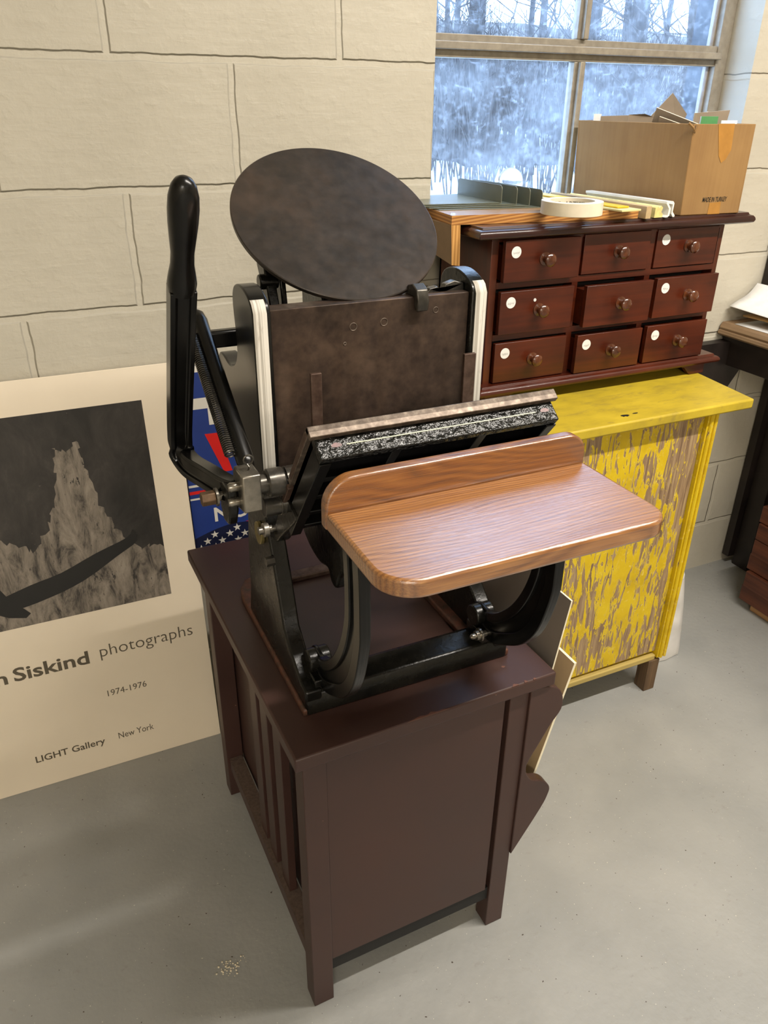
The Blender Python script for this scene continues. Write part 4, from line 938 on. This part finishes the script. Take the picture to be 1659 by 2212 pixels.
# rulers and sticks, roughly along the depth
def stick_o(name, label, cat, mats, x0, y0, x1, y1, w, z0, h, group=None):
    a = math.atan2(y1 - y0, x1 - x0); L = math.hypot(x1 - x0, y1 - y0)
    m = MB(); m.xf = Matrix.Translation(Vector((x0, y0, z0))) @ Matrix.Rotation(a, 4, 'Z'); m.box(0, L, 0, w, 0, h)
    return tag(m.build(name, mats, None, 0.0005), label, cat, group)
stick_o('ruler', 'pale yellow ruler lying flat beneath the bright yellow one on the plywood', 'ruler', 'ruler_pale', 1.140, -0.262, 1.118, 0.05, 0.05, PZ + 0.0005, 0.0035)
stick_o('ruler', 'bright yellow ruler lying on the pale one beside the tape roll', 'ruler', 'ruler_yellow', 1.128, -0.240, 1.112, 0.06, 0.030, PZ + 0.0045, 0.003)
stick_o('wooden_strip', 'beige wooden strip on edge between the rulers and the plastic moulding', 'strip', 'beige_stick', 1.178, -0.250, 1.158, 0.045, 0.014, CTZ + 0.0004, 0.023)
# plastic moulding with an angled profile
m = MB(); m.xf = Matrix.Translation(Vector((1.231, -0.246, CTZ + 0.0004))) @ Matrix.Rotation(R(4.5), 4, 'Z')
pp = [(-0.012, 0), (-0.006, 0.004), (-0.005, 0.016), (-0.014, 0.026), (-0.014, 0.030), (0.004, 0.030), (0.008, 0.026), (0.007, 0.010), (0.014, 0.003), (0.014, 0), (0.009, 0), (0.004, 0.006), (0.004, 0.024), (-0.008, 0.026), (0.0, 0.016), (-0.001, 0.003), (-0.006, 0)]
m.prism(pp, 'Y', 0, 0.235)
tag(m.build('frame_moulding', 'white_plastic'), 'white plastic frame moulding lying beside the cardboard box', 'moulding', None)
m = MB(); m.xf = Matrix.Translation(Vector((1.205, -0.243, CTZ + 0.0004))) @ Matrix.Rotation(R(4.5), 4, 'Z')
m.prism([(-0.012, 0), (0.010, 0), (0.011, 0.006), (0.006, 0.010), (0.009, 0.018), (0.004, 0.022), (-0.002, 0.017), (-0.004, 0.021), (-0.012, 0.019)], 'Y', 0, 0.27)
tag(m.build('frame_moulding', 'cream_plastic'), 'cream textured frame moulding left of the white plastic one', 'moulding')
# glass ball
tag(MB().lathe((1.035, 0.045, 1.172 - 0.027), (0, 0, 1), [(0.027 - 0.027 * math.cos(math.pi * k / 20), 0.027 * math.sin(math.pi * k / 20)) for k in range(21)], 32).build('glass_ball', 'ball', smooth=80), 'clear glass ball on the window sill behind the bookends', 'glass ball')

# cardboard box
bx = thing('cardboard_box', 'brown cardboard box full of card scraps on the drawer chest by the window', 'box', (1.32, -0.1, CTZ))
BZ0, BZ1 = CTZ + 0.0005, 1.291
qb = [(1.270, -0.235), (1.424, -0.243), (1.398, 0.060), (1.215, 0.052)]
qt = [(1.264, -0.236), (1.421, -0.244), (1.395, 0.062), (1.207, 0.054)]
def wallq(i, j, th=0.004):
    a, b, c, d = Vector((*qb[i], BZ0)), Vector((*qb[j], BZ0)), Vector((*qt[j], BZ1)), Vector((*qt[i], BZ1))
    cen = Vector((1.31, -0.09, 1.2)); n = (b - a).cross(d - a).normalized()
    if n.dot(cen - a) < 0: n = -n
    n = n * th
    return [a, b, b + n, a + n, d, c, c + n, d + n]
m = MB()
for i in range(4): m.hexa(wallq(i, (i + 1) % 4))
m.add([(*q, BZ0) for q in qb] + [(*q, BZ0 + 0.004) for q in qb], [(3, 2, 1, 0), (4, 5, 6, 7)])
m.build('box_body', 'cardboard', bx, 0.0012)
fx = lambda u, z, d=0.0006: (Vector((*qb[0], BZ0)).lerp(Vector((*qb[1], BZ0)), u)).lerp(Vector((*qt[0], BZ1)).lerp(Vector((*qt[1], BZ1)), u), z) + Vector((-0.05, -1, 0)) * d
m = MB(); tpz = [(0.38, 1.004), (0.645, 1.004), (0.66, 0.72), (0.60, 0.62), (0.53, 0.58), (0.47, 0.66)]
m.add([fx(u, z) for u, z in tpz], [tuple(range(6))]); m.build('packing_tape', 'packing_tape', bx, smooth=0)
m = MB(); m.add([fx(u, z) for u, z in [(0.45, 0.0), (0.66, 0.0), (0.65, 0.14), (0.46, 0.13)]], [(0, 1, 2, 3)]); m.build('packing_tape', 'packing_tape', bx, smooth=0)
text_on('print_lettering', 'MADE IN TURKEY', 'ink', bx, fx(0.33, 0.145, 0.0003), fx(1, 0) - fx(0, 0), (0, 0, 1), 0.064, 0.0095, 0.006, 0.15)
# torn corner flap
m = MB(); cp_ = fx(0.0, 0.95, 0.0); m.tube([cp_ + Vector((-0.012, 0.003, 0.010)), cp_ + Vector((-0.004, -0.003, 0.002)), cp_ + Vector((0.0, -0.004, -0.006)), cp_ + Vector((0.004, -0.004, 0.006))], 0.0028, 6); m.build('torn_corner', 'cardboard', bx)
# scraps of card
def scrap(pts, th, mats, label, group='card scraps in the box', name='card_scrap'):
    pts = [Vector(p) for p in pts]; n = (pts[1] - pts[0]).cross(pts[2] - pts[0]).normalized() * th; k = len(pts)
    o = MB().add(pts + [p + n for p in pts], [tuple(range(k))[::-1], tuple(range(k, 2 * k))] + [(i, (i + 1) % k, k + (i + 1) % k, k + i) for i in range(k)]).build(name, mats, smooth=0)
    for p in o.data.polygons:
        if p.index > 1 and len(o.data.materials) > 1: p.material_index = 1
    return tag(o, label, 'card scrap', group)
GE = ['card_grey', 'card_edge']
scrap([(1.252, -0.15, 1.302), (1.31, -0.215, 1.276), (1.315, -0.20, 1.24), (1.26, -0.13, 1.262)], 0.003, GE, 'long grey card strip slanting down at the front corner of the box')
scrap([(1.25, -0.14, 1.318), (1.315, -0.205, 1.287), (1.32, -0.19, 1.25), (1.258, -0.12, 1.28)], 0.003, GE, 'topmost grey card strip slanting left out of the box')
scrap([(1.31, -0.06, 1.302), (1.342, -0.08, 1.346), (1.372, -0.10, 1.306), (1.362, -0.09, 1.262), (1.32, -0.065, 1.262)], 0.003, GE, 'pointed grey card triangle sticking highest out of the box')
scrap([(1.33, -0.165, 1.25), (1.33, -0.165, 1.309), (1.41, -0.18, 1.315), (1.405, -0.175, 1.25)], 0.003, GE, 'upright brown card rectangle behind the green piece in the box')
scrap([(1.30, -0.215, 1.262), (1.30, -0.215, 1.304), (1.343, -0.217, 1.304), (1.343, -0.217, 1.262)], 0.003, ['green_card', 'white_paper'], 'small green card with white edge at the front of the box')
m_ = arc(1.402, 1.29, 0.022, 60, 180, 6)
scrap([(x, -0.13, z) for x, z in [(1.413, 1.25)] + m_ + [(1.38, 1.25)]], 0.003, GE, 'grey card piece with rounded corner at the right end of the box')
scrap([(1.225, 0.0, 1.258), (1.225, 0.0, 1.300), (1.30, -0.03, 1.303), (1.30, -0.03, 1.258)], 0.003, GE, 'low grey card strip along the back of the box')
scrap([(1.222, 0.02, 1.26), (1.222, 0.02, 1.304), (1.238, 0.015, 1.304), (1.238, 0.015, 1.26)], 0.003, ['white_paper'], 'small white paper corner at the far left of the box')
scrap([(1.25, -0.06, 1.258), (1.25, -0.06, 1.304), (1.275, -0.08, 1.306), (1.295, -0.085, 1.30), (1.295, -0.085, 1.258)], 0.003, GE, 'torn grey card peeking over the long side of the box')
scrap([(1.345, -0.225, 1.28), (1.345, -0.225, 1.297), (1.385, -0.228, 1.297), (1.385, -0.228, 1.28)], 0.002, ['white_paper'], 'crumpled white paper edge above the packing tape of the box')

# ------------------------------------------------------------------ workbench at right
WB = thing('workbench', 'dark workbench with scuffed wooden top behind the yellow cabinet at right', 'workbench', (2.1, -0.4, 0))
WBX, WZ = 1.705, 0.808
mould(WBX, 2.9, -1.05, -0.004, WZ - 0.034, WZ, [(0.006, 0), (0.0, 0.15), (0.002, 0.4), (0.006, 0.45), (0.004, 0.6), (0.008, 0.9), (0.013, 1.0)]).build('bench_top', 'bench_top', WB, 0.001)
MB().box(1.728, 1.75, -1.0, -0.006, 0.695, WZ - 0.034).build('apron', 'bench_dark', WB, 0.002)
for y0 in (-0.09, -1.0):
    MB().box(1.96, 2.02, y0, y0 + 0.06, 0, WZ - 0.034).build('leg', 'bench_dark', WB, 0.002)
MB().box(1.935, 2.6, -0.03, -0.006, 0.03, 0.70).build('back_or_shade_panel', 'bench_dark', WB)  # no bench part: dark panel added to stand in for shade underneath
MB().prism([(1.53, 0.76), (1.53, 0.60), (1.735, 0.60), (1.80, 0.695), (1.80, 0.76)], 'Y', -0.034, -0.006).build('wall_bracket', 'bench_dark', WB)
# papers on it
def sheet(name, label, mat, pts, zf, th=0.0006, cat='paper'):
    (ax, ay), (bx_, by), (cx_, cy_), (dx, dy) = pts; n = 14; vs = []
    for j in range(n + 1):
        for i in range(n + 1):
            u, v = i / n, j / n
            x = (1 - u) * (1 - v) * ax + u * (1 - v) * bx_ + u * v * cx_ + (1 - u) * v * dx; y = (1 - u) * (1 - v) * ay + u * (1 - v) * by + u * v * cy_ + (1 - u) * v * dy
            vs.append((x, y, zf(u, v)))
    N = (n + 1) ** 2; fs = [(j * (n + 1) + i, j * (n + 1) + i + 1, (j + 1) * (n + 1) + i + 1, (j + 1) * (n + 1) + i) for j in range(n) for i in range(n)]
    o = MB().add(vs, fs).build(name, mat, smooth=60)
    so = o.modifiers.new('thickness', 'SOLIDIFY'); so.thickness = th; so.offset = 1
    return tag(o, label, cat)
sheet('paper_sheet', 'white paper sheet lying flat on the workbench under the brown cover', 'white_paper', [(1.722, -0.04), (1.735, -0.55), (2.2, -0.55), (2.2, -0.04)], lambda u, v: WZ + 0.001)
sheet('folder_cover', 'brown kraft folder between two white sheets on the workbench', 'kraft', [(1.735, -0.05), (1.775, -0.5), (2.2, -0.5), (2.2, -0.05)], lambda u, v: WZ + 0.010 + 0.012 * (1 - u) ** 2 + 0.004 * math.sin(u * 9), 0.004, 'folder')
sheet('paper_sheet', 'curled bluish white paper sheet on top of the brown folder', 'white_paper', [(1.742, -0.26), (2.12, -0.44), (1.806, -0.012), (1.722, -0.010)], lambda u, v: WZ + 0.030 + 0.012 * v + 0.055 * v * u ** 1.6 + 0.004 * math.sin(u * 6))
tag(MB().hexa([(1.845, -0.049, WZ + 0.036), (2.3, -0.049, WZ + 0.036), (2.3, -0.042, WZ + 0.036), (1.845, -0.042, WZ + 0.036), (1.845, -0.040, WZ + 0.118), (2.3, -0.040, WZ + 0.10), (2.3, -0.036, WZ + 0.10), (1.845, -0.036, WZ + 0.118)]).build('cream_paper_pad', 'cream_paper', None, 0.001), 'cream paper pad propped behind the curled white sheet on the bench', 'paper pad')
tc = thing('type_case', 'dark wooden type case standing on the bench against the block wall', 'case', (2.05, -0.02, WZ + 0.032))
m = MB(); m.box(1.832, 1.846, -0.004 - 0.03, -0.004, WZ + 0.001, 1.09); m.box(1.846, 2.4, -0.034, -0.004, WZ + 0.001, WZ + 0.014); m.box(1.846, 2.4, -0.034, -0.004, 1.076, 1.09); m.build('case_frame', 'bench_dark', tc, 0.001)
MB().box(1.846, 2.4, -0.010, -0.004, WZ + 0.014, 1.076).build('case_back', 'crate', tc)
m = MB()
for z in (0.87, 0.93, 0.99): m.box(1.846, 2.4, -0.03, -0.010, z, z + 0.004)
m.build('dividers', 'bench_dark', tc)

# ------------------------------------------------------------------ stack of shallow wooden drawers under the bench
zz = 0.028
labs = ['pale base board under the stack of red brown drawers', 'lowest red brown drawer tray in the stack under the bench', 'second red brown drawer tray up from the floor stack base', 'third red brown drawer tray up in the stack under the bench', 'fourth red brown drawer tray up in the stack under the bench', 'fifth red brown drawer tray, next to topmost in the floor stack', 'topmost red brown drawer tray of the stack under the bench']
tag(MB().box(1.80, 2.3, -0.85, -0.25, 0, zz).build('base_board', 'crate_pale', None, 0.002), labs[0], 'board')
dz = 0.052
for k in range(6):
    j = random.Random(k).uniform(-0.006, 0.006); z0 = zz + dz * k
    x0, x1, y0, y1 = 1.778 + j, 2.3 + j, -0.85, -0.222 + j
    m = MB(); m.box(x0, x0 + 0.014, y0, y1, z0, z0 + dz - 0.002); m.box(x1 - 0.014, x1, y0, y1, z0, z0 + dz - 0.002); m.box(x0 + 0.014, x1 - 0.014, y0, y0 + 0.014, z0, z0 + dz - 0.002); m.box(x0 + 0.014, x1 - 0.014, y1 - 0.014, y1, z0, z0 + dz - 0.002)
    m.box(x0 + 0.014, x1 - 0.014, y0 + 0.014, y1 - 0.014, z0, z0 + 0.006)
    tag(m.build('drawer_tray', 'crate', None, 0.002), labs[k + 1], 'drawer', 'stacked drawer trays under the bench')

m = MB(); rnd = random.Random(17)
for k in range(46):
    x, y, r_ = 0.118 + rnd.gauss(0, 0.013), -0.668 + rnd.gauss(0, 0.009), rnd.uniform(0.0006, 0.0019)
    m.lathe((x, y, 0.0), (rnd.uniform(-.3, .3), rnd.uniform(-.3, .3), 1), [(0, r_ * 0.8), (r_ * 0.7, r_), (r_ * 1.3, r_ * 0.3)], 6)
o = m.build('plaster_crumbs', 'cream_paper', smooth=0); tag(o, 'small scatter of pale plaster crumbs on the floor left of the table', 'crumbs'); o['kind'] = 'stuff'

for o in bpy.data.objects:
    if '_o' in o: del o['_o']
